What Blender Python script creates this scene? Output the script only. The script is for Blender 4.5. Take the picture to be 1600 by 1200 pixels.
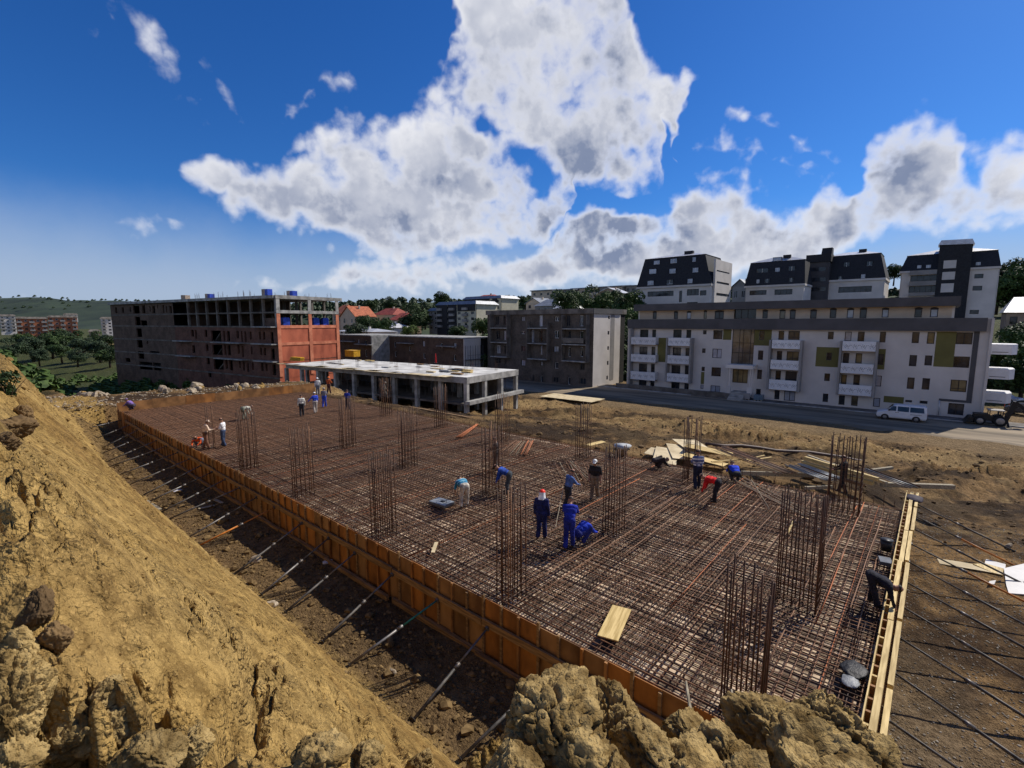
import bpy, bmesh, math, random
import numpy as np
from mathutils import Vector, Matrix
for o in list(bpy.data.objects): bpy.data.objects.remove(o)
R = math.radians
rnd = random.Random(7)
sc = bpy.context.scene
col = sc.collection
# ---------------------------------------------------------------- camera
# world: +X runs across the raft (away to the right of the photo), +Y runs along it (away to the left), z = 0 is the top bar mat
FPX, PITCH, HEAD, EYE = 761.7, R(7.19), R(41.07), 7.5
cp, sp, ch, sh = math.cos(PITCH), math.sin(PITCH), math.cos(HEAD), math.sin(HEAD)
FW = np.array([ch*cp, sh*cp, -sp]); UP = np.array([ch*sp, sh*sp, cp]); RI = np.array([sh, -ch, 0.])
CAM = np.array([0, 0, EYE])
cam = bpy.data.cameras.new('camera'); camo = bpy.data.objects.new('camera', cam); col.objects.link(camo)
camo.location = CAM; camo.rotation_euler = (math.pi/2-PITCH, 0, HEAD-math.pi/2)
cam.sensor_width = 36; cam.lens = FPX/1600*36; cam.clip_start = .05; cam.clip_end = 9000
sc.camera = camo
def ray(x, y): return (x-800)*RI-(y-600)*UP+FPX*FW
def G(x, y, z=0.):                       # photo pixel -> point at height z
    d = ray(x, y); return CAM+d*((z-EYE)/d[2])
def D(x, y, dep): return CAM+ray(x, y)*(dep/FPX)
def XP(x, y, X):                         # photo pixel -> point on the vertical plane x = X
    d = ray(x, y); return CAM+d*(X/d[0])
def PR(p):
    d = np.array(p)-CAM; k = d@FW; return 800+FPX*(d@RI)/k, 600-FPX*(d@UP)/k, k
# ---------------------------------------------------------------- light
SUN_AZ, SUN_EL = HEAD-R(59), R(43)       # direction towards the sun, angle from +X
sd = Vector((math.cos(SUN_AZ)*math.cos(SUN_EL), math.sin(SUN_AZ)*math.cos(SUN_EL), math.sin(SUN_EL)))
sun = bpy.data.lights.new('sun', 'SUN'); suno = bpy.data.objects.new('sun', sun); col.objects.link(suno)
sun.energy = 5.0; sun.angle = R(.53); sun.color = (1, .93, .82)
suno.rotation_euler = (-sd).to_track_quat('-Z', 'Y').to_euler(); suno.location = sd*60
sc.view_settings.view_transform = 'Standard'; sc.view_settings.look = 'None'
sc.view_settings.exposure = 0.0; sc.view_settings.gamma = 1
wd = bpy.data.worlds.new('World'); sc.world = wd; wd.use_nodes = True
if hasattr(wd, 'cycles'): wd.cycles.sampling_method = 'MANUAL'; wd.cycles.sample_map_resolution = 512
NT = wd.node_tree; NT.nodes.clear()
class NG:                                # tiny node-graph helper
    def __init__(s, nt): s.nt = nt
    def n(s, t, **k):
        nd = s.nt.nodes.new(t)
        for a, b in k.items(): setattr(nd, a, b)
        return nd
    def put(s, sock, v):
        if isinstance(v, bpy.types.NodeSocket): s.nt.links.new(v, sock)
        else: sock.default_value = v
    def math(s, op, a, b=0., c=0., clamp=False):
        nd = s.n('ShaderNodeMath', operation=op, use_clamp=clamp)
        s.put(nd.inputs[0], a); s.put(nd.inputs[1], b); s.put(nd.inputs[2], c); return nd.outputs[0]
    def mix(s, f, a, b, bt='MIX'):
        nd = s.n('ShaderNodeMix', data_type='RGBA', blend_type=bt)
        s.put(nd.inputs[0], f); s.put(nd.inputs[6], a if not isinstance(a, tuple) else (*a[:3], 1)); s.put(nd.inputs[7], b if not isinstance(b, tuple) else (*b[:3], 1)); return nd.outputs[2]
    def ss(s, v, lo, hi, a=0., b=1.):
        nd = s.n('ShaderNodeMapRange', interpolation_type='SMOOTHSTEP')
        s.put(nd.inputs[0], v); s.put(nd.inputs[1], lo); s.put(nd.inputs[2], hi); s.put(nd.inputs[3], a); s.put(nd.inputs[4], b); return nd.outputs[0]
    def noise(s, vec, scale, det=6, rough=.55, dist=0., out=0):
        nd = s.n('ShaderNodeTexNoise'); s.put(nd.inputs['Vector'], vec)
        nd.inputs['Scale'].default_value = scale; nd.inputs['Detail'].default_value = det
        nd.inputs['Roughness'].default_value = rough; nd.inputs['Distortion'].default_value = dist
        return nd.outputs[out]
g = NG(NT)
tc = g.n('ShaderNodeTexCoord').outputs['Generated']
sky = g.n('ShaderNodeTexSky', sky_type='NISHITA', sun_disc=False)
sky.sun_elevation = SUN_EL; sky.sun_rotation = math.pi/2-SUN_AZ
sky.air_density = 1.0; sky.dust_density = .35; sky.ozone_density = 3.0; sky.altitude = 300
hs = g.n('ShaderNodeHueSaturation'); hs.inputs['Saturation'].default_value = 1.25; hs.inputs['Value'].default_value = 1.0
g.put(hs.inputs['Color'], sky.outputs[0]); skyc = hs.outputs[0]
sx = g.n('ShaderNodeSeparateXYZ'); g.put(sx.inputs[0], tc)
vx, vy, vz = sx.outputs
az = g.math('MULTIPLY', g.math('ARCTAN2', vy, vx), 180/math.pi)           # degrees from +X
el = g.math('MULTIPLY', g.math('ARCSINE', vz), 180/math.pi)
def pix_ae(x, y):
    d = ray(x, y); d = d/np.linalg.norm(d); return math.degrees(math.atan2(d[1], d[0])), math.degrees(math.asin(d[2]))
# cumulus: upper and lower outline of each bank of cloud over azimuth (photo pixels), broken up by noise
n1 = g.noise(tc, 3.8, 6, .62); n2 = g.noise(tc, 15.0, 5, .64); n3 = g.noise(tc, 2.6, 5, .55)
vo = g.n('ShaderNodeTexVoronoi', feature='F1'); va = g.n('ShaderNodeVectorMath', operation='ADD'); g.put(va.inputs[0], tc); g.put(vo.inputs['Vector'], va.outputs[0])
wob = g.noise(tc, 5.5, 4, .62, 0, 1); wv = g.n('ShaderNodeVectorMath', operation='SCALE'); g.put(wv.inputs[0], wob); wv.inputs['Scale'].default_value = .2; g.put(va.inputs[1], wv.outputs[0])
vo.inputs['Scale'].default_value = 15; vo.inputs['Detail'].default_value = 1; vo.inputs['Roughness'].default_value = .6
bil = g.math('SUBTRACT', .5, vo.outputs['Distance'])                     # billowing lobes
sw = g.n('ShaderNodeSeparateXYZ'); g.put(sw.inputs[0], wob)
azw = g.math('ADD', az, g.math('MULTIPLY', g.math('SUBTRACT', sw.outputs[0], .5), 8.0))
elw = g.math('ADD', el, g.math('MULTIPLY', g.math('SUBTRACT', sw.outputs[1], .5), 6.0))
A0, A1 = pix_ae(-300, 480)[0], pix_ae(2100, 480)[0]
tt = g.math('DIVIDE', g.math('WRAP', g.math('SUBTRACT', A0, azw), 180.+(A0-A1)/2, -180.+(A0-A1)/2), A0-A1)
def curve(pts, lo, hi):                  # photo points -> elevation over azimuth, in degrees
    nd = g.n('ShaderNodeFloatCurve'); g.put(nd.inputs['Value'], g.math('MINIMUM', g.math('MAXIMUM', tt, 0.), 1.)); cm = nd.mapping.curves[0]
    P_ = sorted(((A0-pix_ae(x, y)[0])/(A0-A1), (pix_ae(x, y)[1]+20)/100) for x, y in pts)
    P_ = [(0., (lo+20)/100)]+[p for p in P_ if 0.004 < p[0] < .996]+[(1., (hi+20)/100)]
    cm.points[0].location = P_[0]; cm.points[-1].location = P_[-1]
    for p in P_[1:-1]: cm.points.new(*p)
    for p in cm.points: p.handle_type = 'VECTOR'
    nd.mapping.use_clip = False; nd.mapping.update()
    return g.math('SUBTRACT', g.math('MULTIPLY', nd.outputs[0], 100.), 20.)
def bank(up, lo, e0=(-8, -3), e1=(-8, -3)):
    u, l = curve(up, e0[0], e1[0]), curve(lo, e0[1], e1[1])
    return g.math('MINIMUM', g.math('SUBTRACT', u, elw), g.math('SUBTRACT', elw, l)), g.math('SUBTRACT', u, elw)
b1, t1 = bank([(270, 262), (300, 238), (370, 225), (430, 250), (480, 215), (520, 182), (580, 165), (640, 140), (668, 125), (690, 85), (712, 20), (728, -120), (970, -120), (995, 20), (1020, 75), (1075, 100), (1092, 130)],
              [(270, 262), (300, 285), (350, 310), (420, 350), (500, 385), (600, 412), (680, 415), (760, 405), (840, 395), (885, 370), (900, 300), (960, 300), (1030, 290), (1055, 262), (1045, 215), (1075, 170), (1092, 130)])
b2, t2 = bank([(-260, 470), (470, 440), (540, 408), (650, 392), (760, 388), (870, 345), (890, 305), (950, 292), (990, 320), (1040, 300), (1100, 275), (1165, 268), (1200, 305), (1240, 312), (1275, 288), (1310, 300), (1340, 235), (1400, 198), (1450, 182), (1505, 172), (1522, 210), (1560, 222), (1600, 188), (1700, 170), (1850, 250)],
              [(-260, 474), (470, 442), (540, 455), (650, 468), (760, 470), (870, 460), (950, 465), (1100, 465), (1250, 455), (1320, 410), (1400, 378), (1500, 372), (1600, 362), (1750, 360), (1850, 350)], (29, 12), (27, 10))  # end values add unseen cloud behind the camera as neutral fill light
b3, t3 = bank([(50, 300), (62, 288), (105, 290), (112, 302), (150, 325), (165, 298), (215, 300), (250, 318), (285, 344), (292, 350), (510, 122), (526, 100), (560, 112), (572, 125), (1128, 235), (1138, 218), (1165, 218), (1176, 235)],
              [(50, 302), (62, 312), (105, 312), (112, 302), (150, 325), (165, 358), (225, 368), (250, 352), (285, 352), (292, 350), (510, 122), (526, 135), (560, 142), (572, 125), (1128, 235), (1138, 248), (1165, 250), (1176, 235)])
def blob(ae, wx, wy, rot):
    da = g.math('MULTIPLY', g.math('WRAP', g.math('SUBTRACT', azw, ae[0]), 180., -180.), -math.cos(R(ae[1])))
    de = g.math('SUBTRACT', elw, ae[1]); c_, s_ = math.cos(R(rot)), math.sin(R(rot))
    p = g.math('DIVIDE', g.math('ADD', g.math('MULTIPLY', da, c_), g.math('MULTIPLY', de, s_)), wx)
    q = g.math('DIVIDE', g.math('SUBTRACT', g.math('MULTIPLY', de, c_), g.math('MULTIPLY', da, s_)), wy)
    return g.math('SUBTRACT', 1., g.math('SQRT', g.math('ADD', g.math('MULTIPLY', p, p), g.math('MULTIPLY', q, q))))
wisp = g.math('MAXIMUM', blob(pix_ae(248, 85), 4.6, 1.3, -58), blob(pix_ae(345, 150), 4.5, .8, -45))
noisy = g.math('ADD', g.math('ADD', g.math('MULTIPLY', g.math('SUBTRACT', n1, .5), 2.1), g.math('MULTIPLY', g.math('SUBTRACT', n2, .5), .85)), g.math('MULTIPLY', bil, .6))
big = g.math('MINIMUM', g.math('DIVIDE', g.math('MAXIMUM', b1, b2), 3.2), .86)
small = g.math('MINIMUM', g.math('MULTIPLY', b3, .28), .28)
m = g.math('MAXIMUM', g.math('MAXIMUM', big, small), g.math('MULTIPLY', wisp, .34))
hole = g.math('MAXIMUM', g.math('MAXIMUM', blob(pix_ae(712, 95), 2.4, 5.0, -12), blob(pix_ae(845, 268), 7.5, 2.6, -36)), g.math('MAXIMUM', blob(pix_ae(985, 318), 5.0, 1.4, -8), blob(pix_ae(740, 190), 3.5, 1.8, -40)))
m = g.math('SUBTRACT', m, g.math('MULTIPLY', g.math('MAXIMUM', hole, 0.), .95))
den = g.math('ADD', m, noisy)
alpha = g.ss(den, -.10, .70)
veil = g.math('MULTIPLY', g.ss(g.math('ADD', el, g.math('MULTIPLY', g.math('SUBTRACT', n1, .5), 5.)), 13.0, 2.0), .85)
# sunlit rims above, grey hearts and undersides
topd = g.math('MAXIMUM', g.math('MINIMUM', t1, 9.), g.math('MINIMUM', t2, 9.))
core = g.math('MULTIPLY', g.ss(g.math('ADD', topd, g.math('ADD', g.math('MULTIPLY', g.math('SUBTRACT', n3, .5), 52.), g.math('MULTIPLY', bil, -5.))), -9.0, 13.0), g.ss(den, .15, 1.0))
sft = g.n('ShaderNodeVectorMath', operation='ADD'); g.put(sft.inputs[0], tc); sft.inputs[1].default_value = (sd.x*.035, sd.y*.035, .045)
n1s = g.noise(sft.outputs[0], 3.8, 6, .62)
shd = g.math('MULTIPLY', g.ss(g.math('SUBTRACT', n1s, n1), -.06, .14), g.ss(den, .25, .8))   # lobes that stand in the way of the sun
core = g.math('MINIMUM', g.math('ADD', g.math('MULTIPLY', core, .85), g.math('MULTIPLY', shd, .55)), 1.)
ccol = g.mix(core, (.97, .97, 1.0), (.215, .265, .40))
ccol = g.mix(g.math('MULTIPLY', g.ss(g.math('ADD', n2, g.math('MULTIPLY', bil, -.4)), .42, .72), .08), ccol, (.50, .54, .66))
skyS = g.mix(1.0, skyc, (.036, .066, .104), 'MULTIPLY')
base = g.mix(veil, skyS, (.42, .50, .66))
fin = g.mix(alpha, base, ccol)
bg = g.n('ShaderNodeBackground'); g.put(bg.inputs[0], fin); bg.inputs[1].default_value = 1.0
out = g.n('ShaderNodeOutputWorld'); NT.links.new(bg.outputs[0], out.inputs[0])
# ---------------------------------------------------------------- helpers
def hash3(i, j, k, s):
    n = (i*374761393+j*668265263+k*2147483647+s*974634777) & 0xffffffff
    n = ((n ^ (n >> 13))*1274126177) & 0xffffffff
    n = ((n ^ (n >> 16))*2246822519) & 0xffffffff
    return ((n ^ (n >> 15)) & 0xffff)/65535.
def vnoise(P, s=0):
    P = np.asarray(P, float); i = np.floor(P).astype(np.int64); f = P-i; f = f*f*(3-2*f); r = 0
    for a in (0, 1):
        for b in (0, 1):
            for c in (0, 1):
                w = (f[:, 0] if a else 1-f[:, 0])*(f[:, 1] if b else 1-f[:, 1])*(f[:, 2] if c else 1-f[:, 2])
                r = r+w*hash3(i[:, 0]+a, i[:, 1]+b, i[:, 2]+c, s)
    return r*2-1
def fbm(P, o=4, s=0, gain=.5):
    a, r, t = 1., 0, 0
    P = np.asarray(P, float)
    for k in range(o): r = r+a*vnoise(P*2**k+k*17.3, s+k); t += a; a *= gain
    return r/t
def sst(a, b, x):
    t = np.clip((x-a)/(b-a), 0, 1); return t*t*(3-2*t)
def worley(P, s=0):
    P = np.asarray(P, float); i = np.floor(P).astype(np.int64); f1 = np.full(len(P), 9.); f2 = f1.copy()
    for a in (-1, 0, 1):
        for b in (-1, 0, 1):
            for c in (-1, 0, 1):
                q = i+np.array([a, b, c]); o = np.stack([hash3(q[:, 0], q[:, 1], q[:, 2], s+k) for k in (1, 2, 3)], 1); d = np.linalg.norm(q+o-P, axis=1)
                f2 = np.minimum(f2, np.maximum(d, f1)); f1 = np.minimum(f1, d)
    return f1, f2
def tag(o, label=None, cat=None, group=None, kind=None):
    for k, v in (('label', label), ('category', cat), ('group', group), ('kind', kind)):
        if v: o[k] = v
    return o
def empty(name, loc=(0, 0, 0), rz=0, label=None, cat=None, group=None):
    o = bpy.data.objects.new(name, None); col.objects.link(o); o.location = loc; o.rotation_euler = (0, 0, rz); o.empty_display_size = .2
    return tag(o, label, cat, group)
def link(name, me, parent=None, loc=None, rot=None, scale=None):
    o = bpy.data.objects.new(name, me); col.objects.link(o)
    if parent is not None: o.parent = parent
    if loc is not None: o.location = loc
    if rot is not None: o.rotation_euler = rot
    if scale is not None: o.scale = scale
    return o
class MB:
    def __init__(s): s.v = []; s.f = []; s.mi = []; s.cur = 0
    def add(s, vs, fs):
        b = len(s.v); s.v += [tuple(map(float, p)) for p in vs]; s.f += [tuple(b+i for i in f) for f in fs]; s.mi += [s.cur]*len(fs); return s
    BF = [(0, 3, 2, 1), (4, 5, 6, 7), (0, 1, 5, 4), (1, 2, 6, 5), (2, 3, 7, 6), (3, 0, 4, 7)]
    def box(s, x0, x1, y0, y1, z0, z1):
        return s.add([(x0, y0, z0), (x1, y0, z0), (x1, y1, z0), (x0, y1, z0), (x0, y0, z1), (x1, y0, z1), (x1, y1, z1), (x0, y1, z1)], s.BF)
    def hexa(s, pts): return s.add(pts, s.BF)
    def bar(s, p, q, w, h=None, up=(0, 0, 1)):
        p, q = Vector(p), Vector(q); h = h or w; d = (q-p).normalized(); up = Vector(up)
        if abs(d.dot(up)) > .99: up = Vector((1, 0, 0))
        a = d.cross(up).normalized()*(w/2); b = a.cross(d).normalized()*(h/2)
        return s.add([p-a-b, p+a-b, p+a+b, p-a+b, q-a-b, q+a-b, q+a+b, q-a+b], s.BF)
    def tube(s, pts, r, n=6, cap=True):
        pts = [Vector(p) for p in pts]; rs = r if isinstance(r, (list, tuple)) else [r]*len(pts); rings = []; a = None
        for i, p in enumerate(pts):
            d = (pts[min(i+1, len(pts)-1)]-pts[max(i-1, 0)]).normalized()
            if a is None: a = d.cross(Vector((0, 0, 1)) if abs(d.z) < .95 else Vector((1, 0, 0))).normalized()
            a = (a-d*a.dot(d)).normalized(); b = d.cross(a)
            rings.append([p+(a*math.cos(2*math.pi*k/n)+b*math.sin(2*math.pi*k/n))*rs[i] for k in range(n)])
        vs = [q for rg in rings for q in rg]; fs = []
        for i in range(len(pts)-1):
            for k in range(n): fs.append((i*n+k, i*n+(k+1) % n, (i+1)*n+(k+1) % n, (i+1)*n+k))
        if cap: fs += [tuple(range(n-1, -1, -1)), tuple((len(pts)-1)*n+k for k in range(n))]
        return s.add(vs, fs)
    def prism(s, poly, z0, z1):
        n = len(poly); return s.add([(x, y, z0) for x, y in poly]+[(x, y, z1) for x, y in poly], [tuple(range(n-1, -1, -1)), tuple(range(n, 2*n))]+[(i, (i+1) % n, n+(i+1) % n, n+i) for i in range(n)])
    def prof(s, poly, y0, y1):            # polygon in x,z extruded along y
        n = len(poly); return s.add([(x, y0, z) for x, z in poly]+[(x, y1, z) for x, z in poly], [tuple(range(n)), tuple(range(2*n-1, n-1, -1))]+[(i, n+i, n+(i+1) % n, (i+1) % n) for i in range(n)])
    def mesh(s, name, mats, smooth=False):
        me = bpy.data.meshes.new(name); me.from_pydata(s.v, [], s.f)
        for m_ in (mats if isinstance(mats, (list, tuple)) else [mats]): me.materials.append(m_)
        if max(s.mi, default=0): me.polygons.foreach_set('material_index', s.mi)
        if smooth: me.polygons.foreach_set('use_smooth', [True]*len(me.polygons))
        me.update(); return me
    def build(s, name, mats, parent=None, smooth=False, **k): return link(name, s.mesh(name, mats, smooth), parent, **k)
def npmesh(name, V, Fq, mat, smooth=True, cols=None):
    me = bpy.data.meshes.new(name); V = np.asarray(V, np.float32); Fq = np.asarray(Fq, np.int32); k = Fq.shape[1]
    me.vertices.add(len(V)); me.vertices.foreach_set('co', V.ravel())
    me.loops.add(Fq.size); me.loops.foreach_set('vertex_index', Fq.ravel())
    me.polygons.add(len(Fq)); me.polygons.foreach_set('loop_start', np.arange(len(Fq), dtype=np.int32)*k); me.polygons.foreach_set('loop_total', np.full(len(Fq), k, np.int32))
    me.polygons.foreach_set('use_smooth', np.full(len(Fq), smooth)); me.materials.append(mat)
    if cols is not None:
        at = me.color_attributes.new('Col', 'FLOAT_COLOR', 'POINT'); at.data.foreach_set('color', np.concatenate([cols, np.ones((len(cols), 1))], 1).astype(np.float32).ravel())
    me.update(calc_edges=True); me.validate(); return me
ORD = 'first second third fourth fifth sixth seventh eighth ninth tenth eleventh twelfth thirteenth fourteenth fifteenth sixteenth seventeenth eighteenth nineteenth twentieth twenty-first twenty-second twenty-third twenty-fourth twenty-fifth twenty-sixth twenty-seventh twenty-eighth twenty-ninth thirtieth'.split()
# ---------------------------------------------------------------- materials
MATS = {}
def M(name, c, rough=.8, var=.18, scale=4, bump=0., bscale=None, metal=0., c2=None, coord='Object', spec=.35, streak=None, det=6, contrast=(.3, .7), rvar=0.):
    if name in MATS: return MATS[name]
    mt = bpy.data.materials.new(name); mt.use_nodes = True; nt = mt.node_tree; b = nt.nodes['Principled BSDF']; q = NG(nt)
    b.inputs['Roughness'].default_value = rough; b.inputs['Metallic'].default_value = metal; b.inputs['Specular IOR Level'].default_value = spec
    if coord == 'Position': v = q.n('ShaderNodeNewGeometry').outputs['Position']
    else: v = q.n('ShaderNodeTexCoord').outputs['Object']
    if streak:
        mp = q.n('ShaderNodeMapping'); q.put(mp.inputs[0], v); mp.inputs['Scale'].default_value = streak; v = mp.outputs[0]
    oi = q.n('ShaderNodeObjectInfo').outputs['Random']
    vo = q.n('ShaderNodeVectorMath', operation='ADD'); q.put(vo.inputs[0], v)
    cb = q.n('ShaderNodeCombineXYZ'); q.put(cb.inputs[0], q.math('MULTIPLY', oi, 37.)); q.put(cb.inputs[1], q.math('MULTIPLY', oi, 19.)); q.put(vo.inputs[1], cb.outputs[0])
    if coord == 'Object': v = vo.outputs[0]
    nz = q.noise(v, scale, det)
    lo = tuple(x*(1-var) for x in c); hi = tuple(min(x*(1+var), 1) for x in c) if c2 is None else c2
    cc = q.mix(q.ss(nz, *contrast), lo, hi)
    if coord == 'Object':
        k_ = q.math('ADD', .88, q.math('MULTIPLY', oi, .24)); kc = q.n('ShaderNodeCombineXYZ')
        for i in range(3): q.put(kc.inputs[i], k_)
        cc = q.mix(1., cc, kc.outputs[0], 'MULTIPLY')
    q.put(b.inputs['Base Color'], cc)
    if rvar: q.put(b.inputs['Roughness'], q.ss(nz, .3, .7, max(rough-rvar, .02), min(1, rough+rvar)))
    if bump:
        bp = q.n('ShaderNodeBump'); bp.inputs['Strength'].default_value = min(bump, 1); bp.inputs['Distance'].default_value = .02*max(bump, .5)
        q.put(bp.inputs['Height'], q.noise(v, bscale or scale*4, 5)); q.put(b.inputs['Normal'], bp.outputs[0])
    MATS[name] = mt; return mt
def brickmat(name, c1, c2, mortar, w=.25, h=.14, var=.3):
    if name in MATS: return MATS[name]
    mt = bpy.data.materials.new(name); mt.use_nodes = True; nt = mt.node_tree; b = nt.nodes['Principled BSDF']; q = NG(nt)
    v = q.n('ShaderNodeTexCoord').outputs['Object']; s_ = q.n('ShaderNodeSeparateXYZ'); q.put(s_.inputs[0], v)
    cb = q.n('ShaderNodeCombineXYZ'); q.put(cb.inputs[0], q.math('ADD', s_.outputs[0], s_.outputs[1])); q.put(cb.inputs[1], s_.outputs[2])
    bt = q.n('ShaderNodeTexBrick'); q.put(bt.inputs['Vector'], cb.outputs[0]); bt.inputs['Color1'].default_value = (*c1, 1); bt.inputs['Color2'].default_value = (*c2, 1); bt.inputs['Mortar'].default_value = (*mortar, 1)
    bt.inputs['Scale'].default_value = 1; bt.inputs['Brick Width'].default_value = w; bt.inputs['Row Height'].default_value = h; bt.inputs['Mortar Size'].default_value = .012
    nz = q.noise(v, .5, 6); nz2 = q.noise(v, 2.5, 5)
    k = q.math('ADD', q.ss(nz, .3, .7, 1-var, 1+var*.6), q.ss(nz2, .35, .65, -.12, .12)); kc = q.n('ShaderNodeCombineXYZ')
    for i in range(3): q.put(kc.inputs[i], k)
    q.put(b.inputs['Base Color'], q.mix(1., bt.outputs[0], kc.outputs[0], 'MULTIPLY')); b.inputs['Roughness'].default_value = .9; b.inputs['Specular IOR Level'].default_value = .2
    MATS[name] = mt; return mt
rust = M('rust_bar', (.15, .068, .032), .7, .4, 6, c2=(.33, .165, .08), spec=.4)
rust_new = M('rust_orange_bar', (.40, .12, .035), .7, .3, 6, spec=.4)
rust_dk = M('dark_bar', (.05, .026, .017), .7, .3, 5, c2=(.13, .06, .032), spec=.4)
steel_bl = M('blue_steel_bar', (.10, .11, .13), .45, .3, 5, metal=.6, spec=.5)
galv = M('galvanised_steel', (.30, .29, .28), .5, .3, 7, metal=.5, c2=(.12, .10, .085))
tubdk = M('worn_dark_steel', (.045, .042, .04), .55, .3, 6, c2=(.12, .105, .09))
teal = M('teal_paint', (.02, .20, .16), .5, .3, 6)
orgpaint = M('orange_paint', (.50, .17, .025), .5, .25, 6)
ply_or = M('orange_plywood', (.22, .085, .022), .68, .35, 1.1, c2=(.46, .19, .045), bump=.2, streak=(1, 1, .55))
ply_br = M('brown_plywood', (.24, .11, .035), .7, .35, 1.4, c2=(.36, .175, .06), bump=.15)
wood_y = M('yellow_timber', (.58, .40, .13), .65, .3, 3, c2=(.70, .52, .22), streak=(.5, 6, 6), bump=.2)
wood_b = M('weathered_timber', (.23, .13, .055), .8, .35, 3, c2=(.33, .2, .09), streak=(6, .5, 6), bump=.25)
wood_g = M('grey_timber', (.30, .25, .17), .85, .3, 3, c2=(.42, .36, .25), streak=(5, 5, 5), bump=.2)
ply_pale = M('pale_plywood', (.60, .47, .26), .7, .25, 1.3, c2=(.70, .58, .36), bump=.1)
conc = M('grey_concrete', (.27, .265, .25), .9, .3, .9, c2=(.42, .41, .385), bump=.2, bscale=9)
conc_dk = M('dark_concrete', (.12, .105, .09), .9, .3, .7, c2=(.19, .17, .148), bump=.2, bscale=9)
conc_w = M('pale_deck_concrete', (.46, .445, .41), .85, .3, .35, c2=(.66, .645, .60), bump=.15, bscale=6)
redc = M('red_column_tone', (.56, .17, .09), .8, .25, .8, c2=(.66, .24, .13), bump=.15, bscale=8)  # columns and beams a paler red than the wall panels
redp = M('red_waterproofing', (.36, .082, .042), .8, .25, .5, c2=(.50, .135, .068), bump=.15, bscale=8, streak=(1, 1, .45))
brick_dk = brickmat('dark_brick', (.135, .085, .06), (.105, .07, .052), (.115, .09, .072))
brick_rd = brickmat('red_block', (.165, .075, .052), (.13, .065, .048), (.12, .088, .07), .3, .22)
brick_gr = brickmat('grey_brown_brick', (.125, .10, .082), (.105, .088, .074), (.12, .105, .09))
white_w = M('white_render', (.64, .595, .55), .9, .08, .4, bump=.1, bscale=30)
offw = M('cream_render', (.56, .46, .35), .9, .1, .5, bump=.1, bscale=30)
grey_w = M('grey_render', (.29, .275, .262), .9, .12, .6)
dgrey_w = M('slate_band', (.088, .085, .088), .85, .15, .5)
green_w = M('olive_render', (.15, .135, .045), .9, .1, .6)
mans = M('black_mansard_tile', (.022, .023, .027), .75, .25, 3, bump=.5, bscale=8)
zinc = M('pale_metal_roof', (.55, .55, .56), .4, .15, 1, metal=.3)
frame_dk = M('dark_window_frame', (.028, .02, .018), .5, .2, 4)
frame_w = M('white_window_frame', (.62, .62, .62), .5, .08, 4)
glass = M('window_glass', (.010, .011, .014), .08, .4, .8, spec=.5, c2=(.045, .05, .06))
glass_y = M('warm_window_glass', (.10, .08, .045), .1, .35, .6, spec=.8, c2=(.22, .18, .10))
glass_p = M('pale_window_glass', (.30, .32, .38), .1, .3, .6, spec=.8, c2=(.46, .48, .54))
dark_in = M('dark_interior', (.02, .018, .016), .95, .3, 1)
roof_r = M('red_roof_tile', (.30, .045, .035), .75, .25, 1.2, c2=(.40, .09, .055), bump=.4, bscale=6)
roof_o = M('orange_roof_tile', (.40, .12, .055), .8, .25, 1.2, bump=.4, bscale=6)
roof_g = M('grey_roof_sheet', (.20, .215, .245), .5, .2, 1.0, metal=.2)
asph = M('asphalt_road', (.16, .125, .082), .9, .3, .5, c2=(.32, .25, .165), coord='Position', streak=(1, .12, 1), bump=.3, bscale=12)
bluep = M('blue_wrapped_block', (.02, .06, .40), .5, .25, 2)
aac = M('pale_block', (.34, .27, .21), .9, .2, 3)
yellowp = M('yellow_steel', (.62, .33, .02), .5, .2, 2)
white_ob = M('white_panel', (.55, .53, .50), .5, .1, 2)
blackp = M('black_plastic', (.015, .015, .018), .45, .3, 4)
greyp = M('grey_plastic', (.13, .14, .15), .4, .25, 4)
stone_pale = M('pale_rubble', (.26, .20, .13), .92, .3, 2.2, c2=(.44, .36, .26), bump=.6, bscale=10)
clay = M('clay_clod', (.19, .12, .042), .97, .3, 9, c2=(.45, .32, .135), bump=1., bscale=60, spec=.1)
clay_s = M('clay_crumb', (.20, .12, .04), .97, .3, 5, c2=(.36, .235, .085), spec=.1)
clay_b = M('brown_clod', (.15, .09, .038), .95, .4, 4, c2=(.20, .125, .052), bump=.8, bscale=20)
gravelm = M('gravel_stone', (.20, .165, .12), .9, .5, 3, c2=(.36, .32, .26))
# ---------------------------------------------------------------- terrain
CAGE_Y = [2.3, 8.4, 14.5, 20.6, 26.6, 33.4, 39.5, 45.6]
SX0, SX1, SY0, SY1 = 8.72, 24.7, .5, 52.0
def bank_h(x, y):
    crest = .1+.5*sst(2.6, 1.6, y)+1.35*sst(1.75, 1.2, y)*sst(-.25, .12, y)
    crest = crest+1.3*sst(9, 28, y)
    pl = 5.86+.88*sst(1.5, 3.4, y)-.62*sst(10, 25, y)-.45*sst(1.7, 1.25, y)*sst(-.3, .1, y)*sst(.6, 1.2, x)
    top = pl-2.0*sst(32, 52, y)-.02*np.clip(-x, 0, 40)
    foot = 5.95-.45*sst(12, 24, y)+3.0*sst(36, 60, y)
    fz = -1.42
    slope = (top-fz)/np.maximum(foot-crest, .8)
    h = np.minimum(top, fz+(foot-x)*slope)
    endk = sst(64, 50, y+.35*(x-6))
    return np.where(x < foot+.05, fz+(h-fz)*endk, -99), foot
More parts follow.
